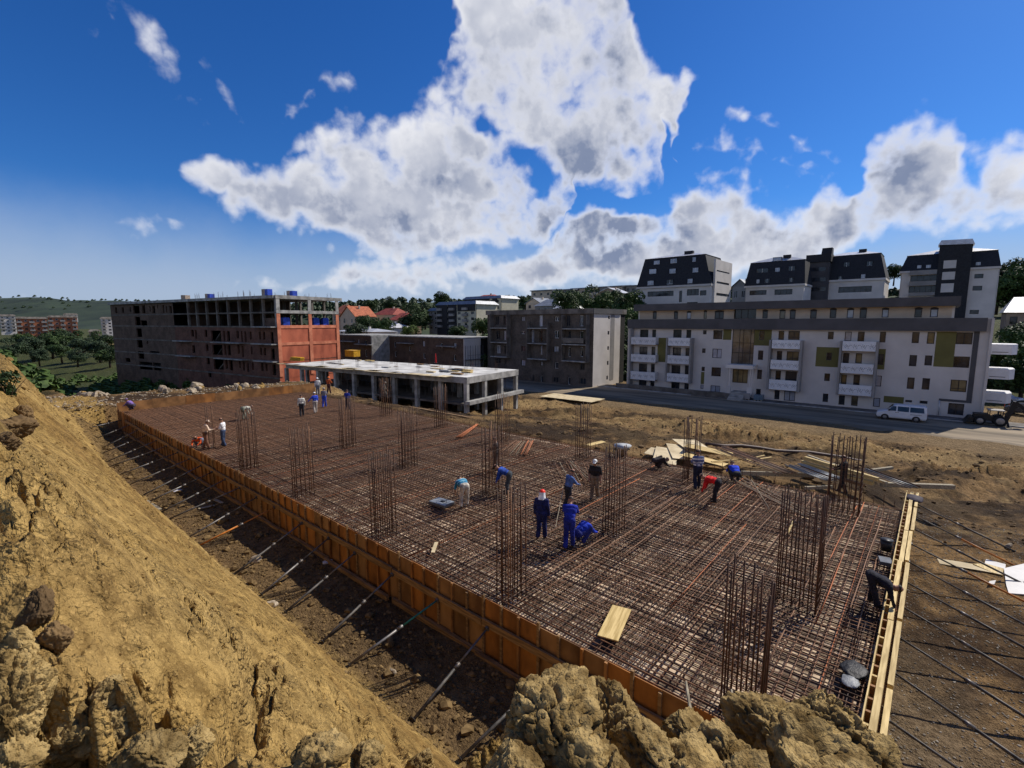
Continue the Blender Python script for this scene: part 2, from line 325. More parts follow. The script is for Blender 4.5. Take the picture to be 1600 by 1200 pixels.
def T(x, y):
    x = np.asarray(x, float); y = np.asarray(y, float)
    # right and back: fall from the raft to the road, level again behind it
    z = -1.42+0*x
    back = -.28-4.35*np.clip(sst(25.5, 60, x)+.75*sst(26.5, 38, x)*sst(24, 42, y), 0, 1)
    right = -1.42-3.1*sst(26, 58, x)
    kb = sst(-.6, 2.2, y-.06*(x-26))
    z = np.where(x > SX1+.2, right+(back-right)*kb, z)
    z = np.where((x > SX1+.2) & (x < SX1+1.6), -1.42+(z+1.42)*sst(SX1+.2, SX1+1.3, x), z)
    # rubble field at the far end, then down to the unfinished block
    far = .25-.6*sst(26, 40, x)
    kf = sst(SY1+.1, SY1+1.6, y)
    z = z+(far-z)*kf*sst(34, 27, x)*sst(-30, 4, x)
    dn = sst(66, 84, y+.25*x)
    z = z+(-6.4-z)*dn*sst(62, 40, x)
    low = sst(40, 58, x)*sst(38, 56, y+.3*(x-50))
    z = z+(-4.62-z)*low
    # valley to the left, rising hillside behind the flats
    z = z-4.0*sst(90, 200, y)*sst(60, 10, x)
    z = z+12.0*sst(98, 190, x)*sst(260, 40, y)+8*sst(180, 380, x)*sst(330, 60, y)
    b, foot = bank_h(x, y)
    return np.maximum(z, b) if x.ndim else float(np.maximum(z, b))
def rough_amp(x, y):
    a = .05+.0*x
    a = np.where((x > 26) & (x < 62), .30*sst(25.5, 31, x), a)
    a = np.where((y > SY1) & (x < 60), .22, a)
    a = np.where((x > 5) & (x < SX0) & (y < SY1), .07, a)
    a = np.where((y < .3) & (x > 7) & (x < 30), .06+.1*sst(18, 28, x), a)
    a = np.where(x > 63, .03, a); a = np.where(y > 100, .25, a)
    a = np.where(x < 5.8, .16, a)
    return a
def terr_full(X, Y):
    Z = T(X, Y); am = rough_amp(X, Y); P = np.stack([X, Y, Z], 1)
    _, foot = bank_h(X, Y); onb = (X < foot) & (Y < 62)
    r = np.hypot(X, Y)
    n = fbm(P*.45, 4, 3)*1.5+fbm(P*2.2, 3, 9)*.45
    inpit = (X > SX0-.1) & (X < SX1+.1) & (Y > SY0-.1) & (Y < SY1)
    Z = Z+np.where(inpit, -.1, am*n)
    # bank: gullies down the slope, benches, crumbly surface
    w = sst(5.9, 4.6, X)*onb*1.
    gul = fbm(np.stack([X*.28+Y*.12, Y*1.3-X*.35, Z*.1], 1), 4, 21)
    ridge = -np.abs(fbm(np.stack([X*.55, Y*.33+X*.25, Z*.3], 1), 3, 31))
    fine = fbm(P*7, 3, 41)*sst(40, 3, r)+.5*fbm(P*24, 2, 43)*sst(14, 1.5, r)
    Z = Z+w*(.10*gul+.13*ridge+.03*fine)
    scar = np.clip(.10-np.abs(fbm(np.stack([X*.10+Y*.05, Y*.62-X*1.1, 0*Z], 1), 4, 35)), 0, 1)*10; Z = Z-w*.16*scar*sst(-.3, .3, fbm(P*.3, 2, 37))
    gv = fbm(np.stack([X*.5, Y*.16, 0*Z], 1), 3, 85); Z = Z+w*.028*np.sin((X*1.0+Y*.22+.5*gv)*2*math.pi/.31)*sst(-.1, .3, fbm(P*np.array([.5, .25, .3]), 2, 87))
    k = np.where((r < 26) & onb)[0]
    if len(k):
        f1, f2 = worley(P[k]*np.array([5, 5, 5]), 3); g1, g2 = worley(P[k]*15, 7); pm_ = sst(-.15, .35, fbm(P[k]*.7, 3, 39))
        Z[k] += (w[k]*.5+.5)*(pm_*(.10*(.5-f1)-.055*np.exp(-((f2-f1)/.08)**2))*sst(26, 16, r[k])+(.45+.55*pm_)*.034*(.5-g1)*sst(12, 5, r[k]))
    # clefts and broken clods on the brink beside the camera
    nb = sst(4.6, 2.4, r)*onb
    cl = -np.abs(vnoise(P*np.array([1.7, 1.7, .3])+7.7, 51)); crack = np.clip(.13+cl, 0, 1)*4
    kk = np.where(nb > .01)[0]
    if len(kk):
        f1, f2 = worley(P[kk]*np.array([6.5, 6.5, 3.0])+.5*fbm(P[kk]*3, 3, 63)[:, None], 13); h1, h2 = worley(P[kk]*11.+.4*fbm(P[kk]*9, 2, 64)[:, None], 17)
        Z[kk] += nb[kk]*sst(.62, .22, X[kk])*((.10*(.5-f1)-(.14+.42*sst(3.2, 2.1, r[kk]))*np.exp(-((f2-f1)/.19)**2))*sst(-.25, .15, fbm(P[kk]*1.1, 2, 67))+.055*(.5-h1)+.03*fbm(P[kk]*22, 3, 68)+.10*fbm(P[kk]*2.5, 2, 69))
    # wheel ruts and spoil ridges between raft and road
    wr = sst(32, 39, X)*sst(62, 55, X)*sst(-30, -8, Y)*sst(60, 45, Y)
    sv = X*ch+Y*sh; tv = X*sh-Y*ch; rg = 1-np.abs(fbm(np.stack([sv*.22, tv*.055, 0*Z], 1), 4, 75))*2.2
    Z = Z+wr*(1.25*np.clip(rg, 0, 1)**2*sst(-.35, .3, fbm(P*.06, 2, 79))-.35)
    Z = Z+wr*(.35*np.sin(X*.62+1.6*fbm(P*.08, 2, 71)*4+Y*.03)*sst(-.2, .5, fbm(P*.12, 2, 73))+.35*np.abs(fbm(P*.35, 3, 77)))
    return Z
def rings():
    r = [.35]
    while r[-1] < 4500: r.append(r[-1]*(1.0095 if r[-1] < 75 else 1.028))
    return np.array(r)
rr_ = rings()
hd = math.degrees(HEAD)
ang = np.concatenate([np.arange(hd-56, hd+56, .17), np.arange(hd+56, hd+304, 3.1)])
AA, RR_ = np.meshgrid(np.radians(ang), rr_)
X = (RR_*np.cos(AA)).ravel(); Y = (RR_*np.sin(AA)).ravel(); Z = terr_full(X, Y)
P3 = np.stack([X, Y, Z], 1)
def lerp(a, b, t): return a+(np.array(b)-a)*t[:, None]
cN = fbm(P3*.25, 4, 101); cF = fbm(P3*1.6, 3, 103)
_, ft = bank_h(X, Y)
C = np.tile(np.array([.29, .178, .075]), (len(X), 1))                       # ochre site clay
C = lerp(C, (.075, .043, .019), sst(-.15, .35, cN+.5*cF)*(X > 5.5))            # damp brown streaks
C = lerp(C, (.33, .225, .095), sst(.0, .5, -cN+.4*cF)*sst(25, 30, X)*sst(62, 56, X)*.7)
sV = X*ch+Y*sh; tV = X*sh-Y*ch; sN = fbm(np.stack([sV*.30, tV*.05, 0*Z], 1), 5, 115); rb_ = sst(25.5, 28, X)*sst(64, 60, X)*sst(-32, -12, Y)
C = lerp(C, (.045, .027, .013), rb_*sst(.03, .25, sN+.3*cF)*.8); C = lerp(C, (.42, .285, .125), rb_*sst(.0, .3, -sN+.4*cF)*.75)  # dark streaks: wet soil, with shade of the ridges put into the colour
bk = ((X < ft+.2) & (Y < 64))*1.
C = lerp(C, (.47, .305, .10), bk*1.)
C = lerp(C, (.31, .185, .056), bk*sst(.05, .5, cN+.6*cF)*.8)
C = lerp(C, (.54, .37, .14), bk*sst(.1, .6, -cN+.3*cF)*.5)
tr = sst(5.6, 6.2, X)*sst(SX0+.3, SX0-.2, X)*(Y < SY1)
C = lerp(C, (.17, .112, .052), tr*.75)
gr = (Y < .4)*sst(7, 9, X)*sst(19, 13, X-1.2*Y)
C = lerp(C, (.20, .148, .09), gr*.85)
C = lerp(C, (.30, .185, .065), bk*sst(.1, .5, fbm(np.stack([X*.2, Y*.08, Z*1.6+.3*X], 1), 3, 117))*.55)
tp = bk*sst(.45, .1, X)*sst(3.2, 6, Y)*sst(.0, .35, fbm(P3*.5, 3, 109)+.15)
C = lerp(C, (.10, .07, .035), tp*.7)
ver = sst(60, 64, X)*sst(97, 92, X); C = lerp(C, (.27, .19, .10), ver*.8)
gs = np.maximum(sst(78, 100, Y)*sst(60, 40, X), sst(90, 104, X)); gs = np.maximum(gs, sst(300, 500, np.hypot(X, Y)))
C = lerp(C, (.05, .075, .022), gs*.9)
C = lerp(C, (.09, .09, .04), gs*sst(0, .4, cN)*.6)
nA = len(ang); nR = len(rr_)
ii, jj = np.meshgrid(np.arange(nR-1), np.arange(nA), indexing='ij'); j2 = (jj+1) % nA
Fq = np.stack([ii*nA+jj, (ii+1)*nA+jj, (ii+1)*nA+j2, ii*nA+j2], -1).reshape(-1, 4)
# close the hole under the photographer
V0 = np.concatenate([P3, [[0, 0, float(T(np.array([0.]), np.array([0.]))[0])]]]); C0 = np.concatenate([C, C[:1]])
gm = bpy.data.materials.new('site_earth'); gm.use_nodes = True; q = NG(gm.node_tree); b = gm.node_tree.nodes['Principled BSDF']
ca = q.n('ShaderNodeVertexColor', layer_name='Col').outputs[0]; pos = q.n('ShaderNodeNewGeometry').outputs['Position']
k1 = q.noise(pos, 6, 8, .65); k2 = q.noise(pos, 38, 4, .6)
cc = q.mix(q.ss(k1, .35, .7), ca, q.mix(1., ca, (.42, .39, .35), 'MULTIPLY'))
cc = q.mix(q.math('MULTIPLY', q.ss(k2, .52, .72), .55), cc, q.mix(1., ca, (1.5, 1.5, 1.55), 'MULTIPLY'))
q.put(b.inputs['Base Color'], cc); b.inputs['Roughness'].default_value = .95; b.inputs['Specular IOR Level'].default_value = .15
bp = q.n('ShaderNodeBump'); bp.inputs['Strength'].default_value = 1.; bp.inputs['Distance'].default_value = .085
def vor(sc_):
    nd = q.n('ShaderNodeTexVoronoi', feature='F1'); wv_ = q.n('ShaderNodeVectorMath', operation='ADD'); q.put(wv_.inputs[0], pos); w2 = q.n('ShaderNodeVectorMath', operation='SCALE'); q.put(w2.inputs[0], q.noise(pos, sc_*.7, 3, .6, 0, 1)); w2.inputs['Scale'].default_value = .7/sc_; q.put(wv_.inputs[1], w2.outputs[0]); q.put(nd.inputs['Vector'], wv_.outputs[0]); nd.inputs['Scale'].default_value = sc_; return q.math('SUBTRACT', 1., nd.outputs['Distance'])
vv_ = q.math('ADD', q.math('MULTIPLY', vor(15), .9), q.math('MULTIPLY', vor(46), .45)); vm = q.ss(q.noise(pos, 1.6, 4), .35, .6, .25, 1.)
q.put(bp.inputs['Height'], q.math('ADD', q.math('ADD', q.math('MULTIPLY', k1, .8), q.math('MULTIPLY', k2, .45)), q.math('MULTIPLY', vv_, vm))); q.put(b.inputs['Normal'], bp.outputs[0])
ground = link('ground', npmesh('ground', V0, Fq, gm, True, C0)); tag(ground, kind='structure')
cap = MB(); n0 = 24
cap.add([(0, 0, float(V0[-1][2]))]+[(.36*math.cos(2*math.pi*i/n0), .36*math.sin(2*math.pi*i/n0), float(terr_full(np.array([.36*math.cos(2*math.pi*i/n0)]), np.array([.36*math.sin(2*math.pi*i/n0)]))[0])) for i in range(n0)], [(0, 1+i, 1+(i+1) % n0) for i in range(n0)])
gc = cap.build('ground_underfoot', M('clay_underfoot', (.36, .25, .1), .95, .3, 6)); tag(gc, kind='structure')
def TZ(x, y): return float(terr_full(np.array([float(x)]), np.array([float(y)]))[0])
def on_ground(px, py, z0=-1., it=14):     # photo pixel -> point on the terrain, walking along the ray
    d = ray(px, py); d = d/np.linalg.norm(d); t = 1.; 
    ts = np.concatenate([np.arange(1, 40, .05), np.arange(40, 400, .4)]); PP = CAM+d*ts[:, None]
    h = terr_full(PP[:, 0], PP[:, 1]); k = np.argmax(PP[:, 2] < h); return PP[k]
# road in front of the flats
RZ = -4.42
rd = MB(); ys = np.linspace(-70, 90, 81)
def rn(y): return 68.6+1.2*math.sin(y*.08)+.6*math.sin(y*.9)+.05*max(0, -y)
for a_, b_ in zip(ys[:-1], ys[1:]): rd.add([(rn(a_)-1.2, a_, RZ-.35), (rn(a_), a_, RZ), (rn(b_), b_, RZ), (rn(b_)-1.2, b_, RZ-.35)], [(0, 1, 2, 3)])
for a_, b_ in zip(ys[:-1], ys[1:]): rd.add([(rn(a_), a_, RZ), (79.2, a_, RZ), (79.2, b_, RZ), (rn(b_), b_, RZ)], [(0, 1, 2, 3)])
tag(rd.build('road', asph), kind='structure')
kb = MB()
for a_, b_ in zip(ys[:-1:2], ys[2::2]):
    if not (21.2 < a_ < 27): kb.box(79.2, 79.45, a_+.01, b_-.01, RZ-.3, RZ+.13)
tag(kb.build('kerb', conc), kind='structure')
pv = MB(); pv.box(79.45, 82.2, -70, 90, RZ-.3, RZ+.12); tag(pv.build('pavement', conc_dk), kind='structure')
# ---------------------------------------------------------------- raft: blinding layer, bar mats, formwork, props, cages
bl = M('blinding_concrete', (.26, .175, .11), .95, .5, 2.2, c2=(.64, .49, .34), coord='Position', bump=.5, bscale=14, contrast=(.4, .62))
bb = MB(); bb.box(SX0+.02, SX1+.3, SY0-.02, SY1+.05, -1.5, -.20); tag(bb.build('blinding_slab', bl), kind='structure')
mat_root = empty('reinforcement_mat', (0, 0, 0), 0, 'wide rust brown grid of steel bars filling the formwork', 'rebar grid')
BR = .0125
def bar_mesh(name, L, n=5, mt=rust, r=BR, seg=6, sag=.012):
    m_ = MB(); pts = [(L*i/seg, rnd.uniform(-1, 1)*sag, rnd.uniform(-.6, .6)*sag) for i in range(seg+1)]
    m_.tube(pts, r, n, True); return m_.mesh(name, mt, True)
LX, LY = SX1-SX0-.1, SY1-SY0-.1
barX = [bar_mesh('bar', LX, 5, t, r_) for t, r_ in ((rust, BR), (rust, BR*1.1), (rust_dk, BR), (rust_new, BR))]
barY = [bar_mesh('bar', LY, 5, t, BR, 16) for t in (rust, rust, rust_dk)]
xs = np.arange(SX0+.1, SX1-.02, .172); ysx = np.arange(SY0+.1, SY1-.05, .172)
for x in xs: link('bar', rnd.choice(barY), mat_root, (x+rnd.uniform(-.025, .025), SY0+.05, -.002), (0, 0, math.pi/2+rnd.uniform(-.0006, .0006)))
nX = 0; rest = MB()
for y in ysx:
    yy = y+rnd.uniform(-.03, .03)
    if nX < 300-len(xs)-34: link('bar', rnd.choices(barX, (5, 3, 3, .5))[0], mat_root, (SX0+.05, yy, -.028), (0, 0, rnd.uniform(-.0015, .0015))); nX += 1
    else: rest.tube([(SX0+.05, yy, -.028), (SX1-.05, yy+rnd.uniform(-.02, .02), -.028)], BR, 4, False)
o = rest.build('far_bars', rust, mat_root); o['kind'] = 'stuff'
# the bright laid-on bars that stand out of the grid
for k in range(34):
    y = rnd.choice([rnd.uniform(.9, 9), rnd.uniform(3, 14)]); L0 = rnd.choice([5.5, 7, 9, 11]); x0 = rnd.uniform(SX0+.2, SX1-L0*.62)
    o = link('bar', barX[rnd.choice([0, 1, 1, 1, 0, 3])], mat_root, (x0, y, .022), (0, 0, rnd.uniform(-.012, .012)), (min(L0, SX1-x0-.1)/LX, 1.25, 1.25))
lo = MB()
for zz, st, ph in ((-.09, .19, .09), (-.16, .30, .04)):
    for x in np.arange(SX0+.1+ph, SX1, st): lo.tube([(x+rnd.uniform(-.03, .03), SY0+.05, zz-.02), (x+rnd.uniform(-.03, .03), SY1-.05, zz-.02)], BR, 4, False)
    for y in np.arange(SY0+.1+ph, SY1, st): lo.tube([(SX0+.05, y+rnd.uniform(-.03, .03), zz), (SX1-.05, y+rnd.uniform(-.03, .03), zz)], BR, 4, False)
o = lo.build('lower_mat', rust_dk, mat_root); o['kind'] = 'stuff'
# chairs and U bars along the back edge, standing up out of the mat
eb = MB()
for y in np.arange(SY0+.3, 36, .34):
    x = SX1-rnd.uniform(.05, .45); h_ = rnd.uniform(.25, .62)
    eb.tube([(x, y, -.2), (x+rnd.uniform(-.04, .04), y+rnd.uniform(-.05, .05), h_)], .011, 4)
for k in range(120):
    x, y = rnd.uniform(SX0+.3, SX1-.3), rnd.uniform(SY0+.3, 24); h_ = rnd.uniform(.1, .4)
    eb.tube([(x, y, -.1), (x+rnd.uniform(-.05, .05), y+rnd.uniform(-.05, .05), h_)], .008, 4)
o = eb.build('standing_bar_ends', rust_dk, mat_root); o['kind'] = 'stuff'
# left formwork
FT, FB = .20, -1.42
lf = empty('formwork', (SX0, SY0, 0), 0, 'long orange plywood formwork with timber studs along the trench and clay bank', 'formwork')
bay = .62; nb_ = int((SY1-SY0)/bay)
pm = {}
ply_o2 = M('faded_orange_plywood', (.17, .075, .026), .72, .4, .9, c2=(.36, .20, .085), bump=.25, streak=(1, 1, .5))
for t, mt in (('o', ply_or), ('b', ply_br), ('f', ply_o2)):
    m_ = MB(); m_.box(-.022, 0, .004, bay-.004, FB+.02, FT); pm[t] = m_.mesh('plywood_panel', mt)
stm = []
for k in range(5):
    m_ = MB(); m_.box(-.085, -.024, -.035, .035, FB+.02, FT+(-.05, .0, .03, .06, .13)[k]); stm.append(m_.mesh('stud', (wood_b, ply_br, ply_or, wood_b, wood_b)[k]))
for i in range(nb_):
    near = i*bay < 20
    link('plywood_panel', pm[rnd.choices('obf', (6, .8, 3) if near else (2, 4, 4))[0]], lf, (rnd.uniform(-.006, .006), i*bay, rnd.uniform(-.02, .012)))
    if rnd.random() < .93: link('stud', rnd.choice(stm), lf, (rnd.uniform(-.006, .002), i*bay+rnd.uniform(-.03, .03), 0), (rnd.uniform(-.012, .012), 0, 0))
wm = MB(); wm.box(-.15, -.088, 0, 4.0, -.1, .1); wmesh = wm.mesh('waler', wood_b)
bm_ = MB(); bm_.box(-.20, -.088, 0, 4.0, -.09, .07); bmesh_ = bm_.mesh('sole_board', wood_b)
i = 0; y = 0.
while y < SY1-SY0-4.2:
    link('waler', wmesh, lf, (rnd.uniform(-.01, .0), y, -.42+.05*(i % 2)+rnd.uniform(-.01, .01)), (rnd.uniform(-.004, .004), 0, 0))
    link('sole_board', bmesh_, lf, (-.06*(i % 2), y+rnd.uniform(0, .2), FB+.06), (rnd.uniform(-.004, .004), 0, rnd.uniform(-.006, .006))); y += 4.03; i += 1
# far formwork
ff = empty('formwork', (SX0, SY1, 0), 0, 'smooth brown plywood wall closing the far end of the bar grid', 'formwork')
FTOP = .78; w_ = 2.5
for k in range(7):
    m_ = MB(); m_.box(k*w_+.005, min((k+1)*w_-.005, SX1+1.9-SX0), .0, .025, -1.3, FTOP+(-.02, .03, .0, -.03, .04, .0, .02)[k]); m_.build('plywood_panel', (ply_br, ply_br, ply_or, ply_br, ply_br, ply_or, ply_br)[k], ff)
    for s_ in (.4, 1.5):
        m_ = MB(); m_.box(k*w_+s_, k*w_+s_+.07, .028, .11, -1.2, FTOP-.1); m_.build('stud', wood_b, ff)
# right formwork, seen from above: panel edge, dark slot with stud heads, two yellow planks
rf = empty('formwork', (SX0, SY0, 0), 0, 'formwork along the right edge topped by bright yellow planks', 'formwork')
RL = 27.0-SX0
n_ = int(RL/1.25)
for k in range(n_+1):
    m_ = MB(); x0 = k*1.25+.004; x1 = min((k+1)*1.25-.004, RL); m_.box(x0, x1, -.026, 0, FB+.05, FT+rnd.uniform(-.02, .03)); m_.build('plywood_panel', wood_y, rf)
for k in range(int(RL/.42)):
    m_ = MB(); m_.box(k*.42, k*.42+.06, -.115, -.03, FB+.05, FT-rnd.uniform(.04, .09)); m_.build('stud', ply_br if k % 4 else wood_y, rf)
x = .0; k = 0
while x < RL-.3:
    L0 = min(rnd.choice([3.0, 3.5, 4.0]), RL-x); m_ = MB(); m_.box(x, x+L0-.012, -.235, -.12, -.02, FT-.03-.015*(k % 2)); m_.build('waler', wood_y, rf, rot=(0, 0, rnd.uniform(-.002, .002)))
    m_ = MB(); m_.box(x+.3, x+L0*.98+.2, -.385, -.285, -.15, FT-.08); m_.build('waler', wood_y, rf, rot=(0, 0, rnd.uniform(-.003, .001)))
    m_ = MB(); m_.box(x+.2, x+L0*.97, -.3, -.24, -.34, -.17); m_.build('waler', wood_b, rf); x += L0; k += 1
# steel push-pull props
def prop(head, foot, c1, c2, label, group):
    h_, f_ = Vector(head), Vector(foot); L0 = (h_-f_).length; d = (h_-f_).normalized()
    r_ = empty('steel_prop', foot, 0, label, 'prop', group); r_.rotation_mode = 'QUATERNION'; r_.rotation_quaternion = Vector((0, 0, 1)).rotation_difference(d)
    m_ = MB(); m_.tube([(0, 0, .01), (0, 0, L0*.56)], .036, 8); m_.build('outer_tube', c1, r_, True)
    m_ = MB(); m_.tube([(0, 0, L0*.55), (0, 0, L0-.03)], .026, 8); m_.build('inner_tube', c2, r_, True)
    m_ = MB(); m_.tube([(0, 0, L0*.52), (0, 0, L0*.58)], .047, 8); m_.tube([(-.09, 0, L0*.56), (.09, 0, L0*.56)], .009, 5); m_.build('collar', galv, r_, True)
    m_ = MB(); m_.box(-.06, .06, -.06, .06, 0, .012); m_.build('foot_plate', tubdk, r_)
    m_ = MB(); m_.box(-.055, .055, -.045, .045, L0-.06, L0); m_.build('head_plate', tubdk, r_)
    return r_
yl = [3.9, 6.1, 8.3, 10.3, 12.5, 14.7, 16.5, 18.6, 21.1, 23.0, 25.0, 26.9, 28.8, 30.6, 32.6, 34.8, 37.2, 39.5, 42.0, 44.5, 47.2, 50.0]
for i, y in enumerate(yl):
    c1, c2 = (tubdk, galv) if i % 3 else (galv, tubdk)
    lab = f'{ORD[i]} dark steel prop counted from the near end, bracing the left formwork'
    if i == 3: c1, c2, lab = galv, teal, 'teal green steel prop bracing the left formwork above the trench'
    if i == 8: c1, c2, lab = orgpaint, orgpaint, 'orange painted prop bracing the left formwork'
    fx = float(bank_h(np.array([5.]), np.array([y]))[1][0])+.12
    fx = min(fx, 6.6); fz = TZ(fx, y+.15)
    prop((SX0-.16, y, -.46), (fx, y+.15+rnd.uniform(-.6, .6), fz+.02), c1, c2, lab, 'props bracing the left formwork')
xr = [9.6, 11.2, 12.9, 14.5, 16.2, 17.9, 19.5, 21.2, 22.9, 24.5, 26.2]
for i, x in enumerate(xr):
    c1, c2 = (tubdk, tubdk) if i not in (7, 9) else (orgpaint, tubdk)
    lab = f'{ORD[i]} prop from the near corner bracing the yellow right formwork over gravel'
    fx, fy = x+rnd.uniform(.1, .5), SY0-3.3+rnd.uniform(-.3, .2)
    prop((x, SY0-.33, -.1), (fx, fy, TZ(fx, fy)+.02), c1, c2, lab, 'props bracing the right formwork')
# column cages
def cage(cx, cy, sx_, sy_, nx, ny, H, label, thick=(), rz=0, jit=.12, ties=5, i=1):
    r_ = empty('column_cage', (cx, cy, -.02), rz, label, 'rebar cage', 'starter bar cages standing on the bar grid')
    pts = []
    for i in range(nx):
        for j in range(ny):
            if i in (0, nx-1) or j in (0, ny-1): pts.append((sx_*(i/(nx-1)-.5), sy_*(j/(ny-1)-.5)))
    for k, (a, b_) in enumerate(pts):
        m_ = MB(); h_ = H*rnd.uniform(1-jit, 1.01); lx, ly = rnd.uniform(-.045, .045), rnd.uniform(-.045, .045)
        m_.tube([(a, b_, -.2), (a+lx*.3, b_+ly*.3, h_*.5), (a+lx, b_+ly, h_)], (.0185 if i else .0165)*(1.1 if thick and k in thick else 1), 5); m_.build('bar', rust_dk if rnd.random() < .92 else rust, r_, True)
        if thick and k in thick:
            m_ = MB(); m_.tube([(a+.03, b_+.02, -.2), (a+.03+lx, b_+.02+ly, h_*.97)], .021, 5); m_.build('bar', rust, r_, True)
    for z in [.12+.22*i for i in range(ties)]+([H*.62] if ties > 3 else []):
        m_ = MB(); a, b_ = sx_/2+.018, sy_/2+.018; m_.tube([(-a, -b_, z), (a, -b_, z+.01), (a, b_, z), (-a, b_, z-.01), (-a, -b_, z)], .006, 4); m_.build('tie', rust_dk, r_)
X1c, X2c, X3c = 9.62, 15.3, 22.7
rows = [('near', 'left'), ('middle', ''), ('back', '')]
for i, y in enumerate(CAGE_Y[:6]):
    nm = ['nearest', 'second nearest', 'third nearest', 'fourth nearest', 'fifth nearest', 'farthest'][i]
    if i < 5: cage(X1c if i else 9.5, y, .75 if i else .36, .42 if i else .7, 5 if i else 3, 3 if i else 5, 3.12, f'{nm} rebar cage in the row beside the left orange formwork', thick=(0, 7) if i == 0 else (), ties=2 if i == 0 else 4, jit=.17 if i == 0 else .07, i=i)
    if i < 5: cage(X2c if i else 14.4, y, .8 if i else .5, .45 if i else .95, 5 if i else 3, 3 if i else 6, 3.14, f'{nm} rebar cage in the middle row of the bar grid', thick=(0, 6) if i == 0 else (), jit=.06, ties=5, i=i)
    cage(X3c, y, .75 if i else .5, .5 if i else 1.05, 5 if i else 3, 3 if i else 7, 3.14, f'{nm} rebar cage in the back row by the earth', thick=(0, 6) if i == 0 else (), jit=.04 if i == 0 else .08, ties=9 if i in (0, 1) else 5, i=i)
p_ = G(331, 700, 0)
cage(p_[0], p_[1], .3, .25, 2, 2, 2.6, 'slim four-bar cage between two workers near the left formwork', jit=.05, ties=2)
# ---------------------------------------------------------------- people
skin_m = M('skin', (.36, .19, .12), .6, .12, 8)
shoe_m = M('work_shoe', (.03, .025, .022), .7, .3, 8)
hair_m = M('dark_hair', (.02, .014, .01), .7, .3, 20)
CLO = {}
def cloth(c):
    k = 'cloth_%02x%02x%02x' % tuple(int(min(x, 1)*255) for x in c)
    return M(k, c, .9, .5, 5, bump=.9, bscale=16, contrast=(.25, .75))
def capsule(mb, a, b, ra, rb, n=10):
    a, b = Vector(a), Vector(b); d = (b-a); L0 = d.length
    if L0 < 1e-4: return
    d /= L0; pts = []; rs = []
    for t in (-1, -.8, -.45): pts.append(a+d*ra*t); rs.append(ra*math.sqrt(max(1-t*t, .01)))
    pts += [a, b]; rs += [ra, rb]
    for t in (.45, .8, 1): pts.append(b+d*rb*t); rs.append(rb*math.sqrt(max(1-t*t, .01)))
    mb.tube(pts, rs, n)
def rx(v, a):  # rotate about local x (bend forward for +a when facing +y)
    c, s = math.cos(a), math.sin(a); return Vector((v.x, v.y*c+v.z*s, -v.y*s+v.z*c))
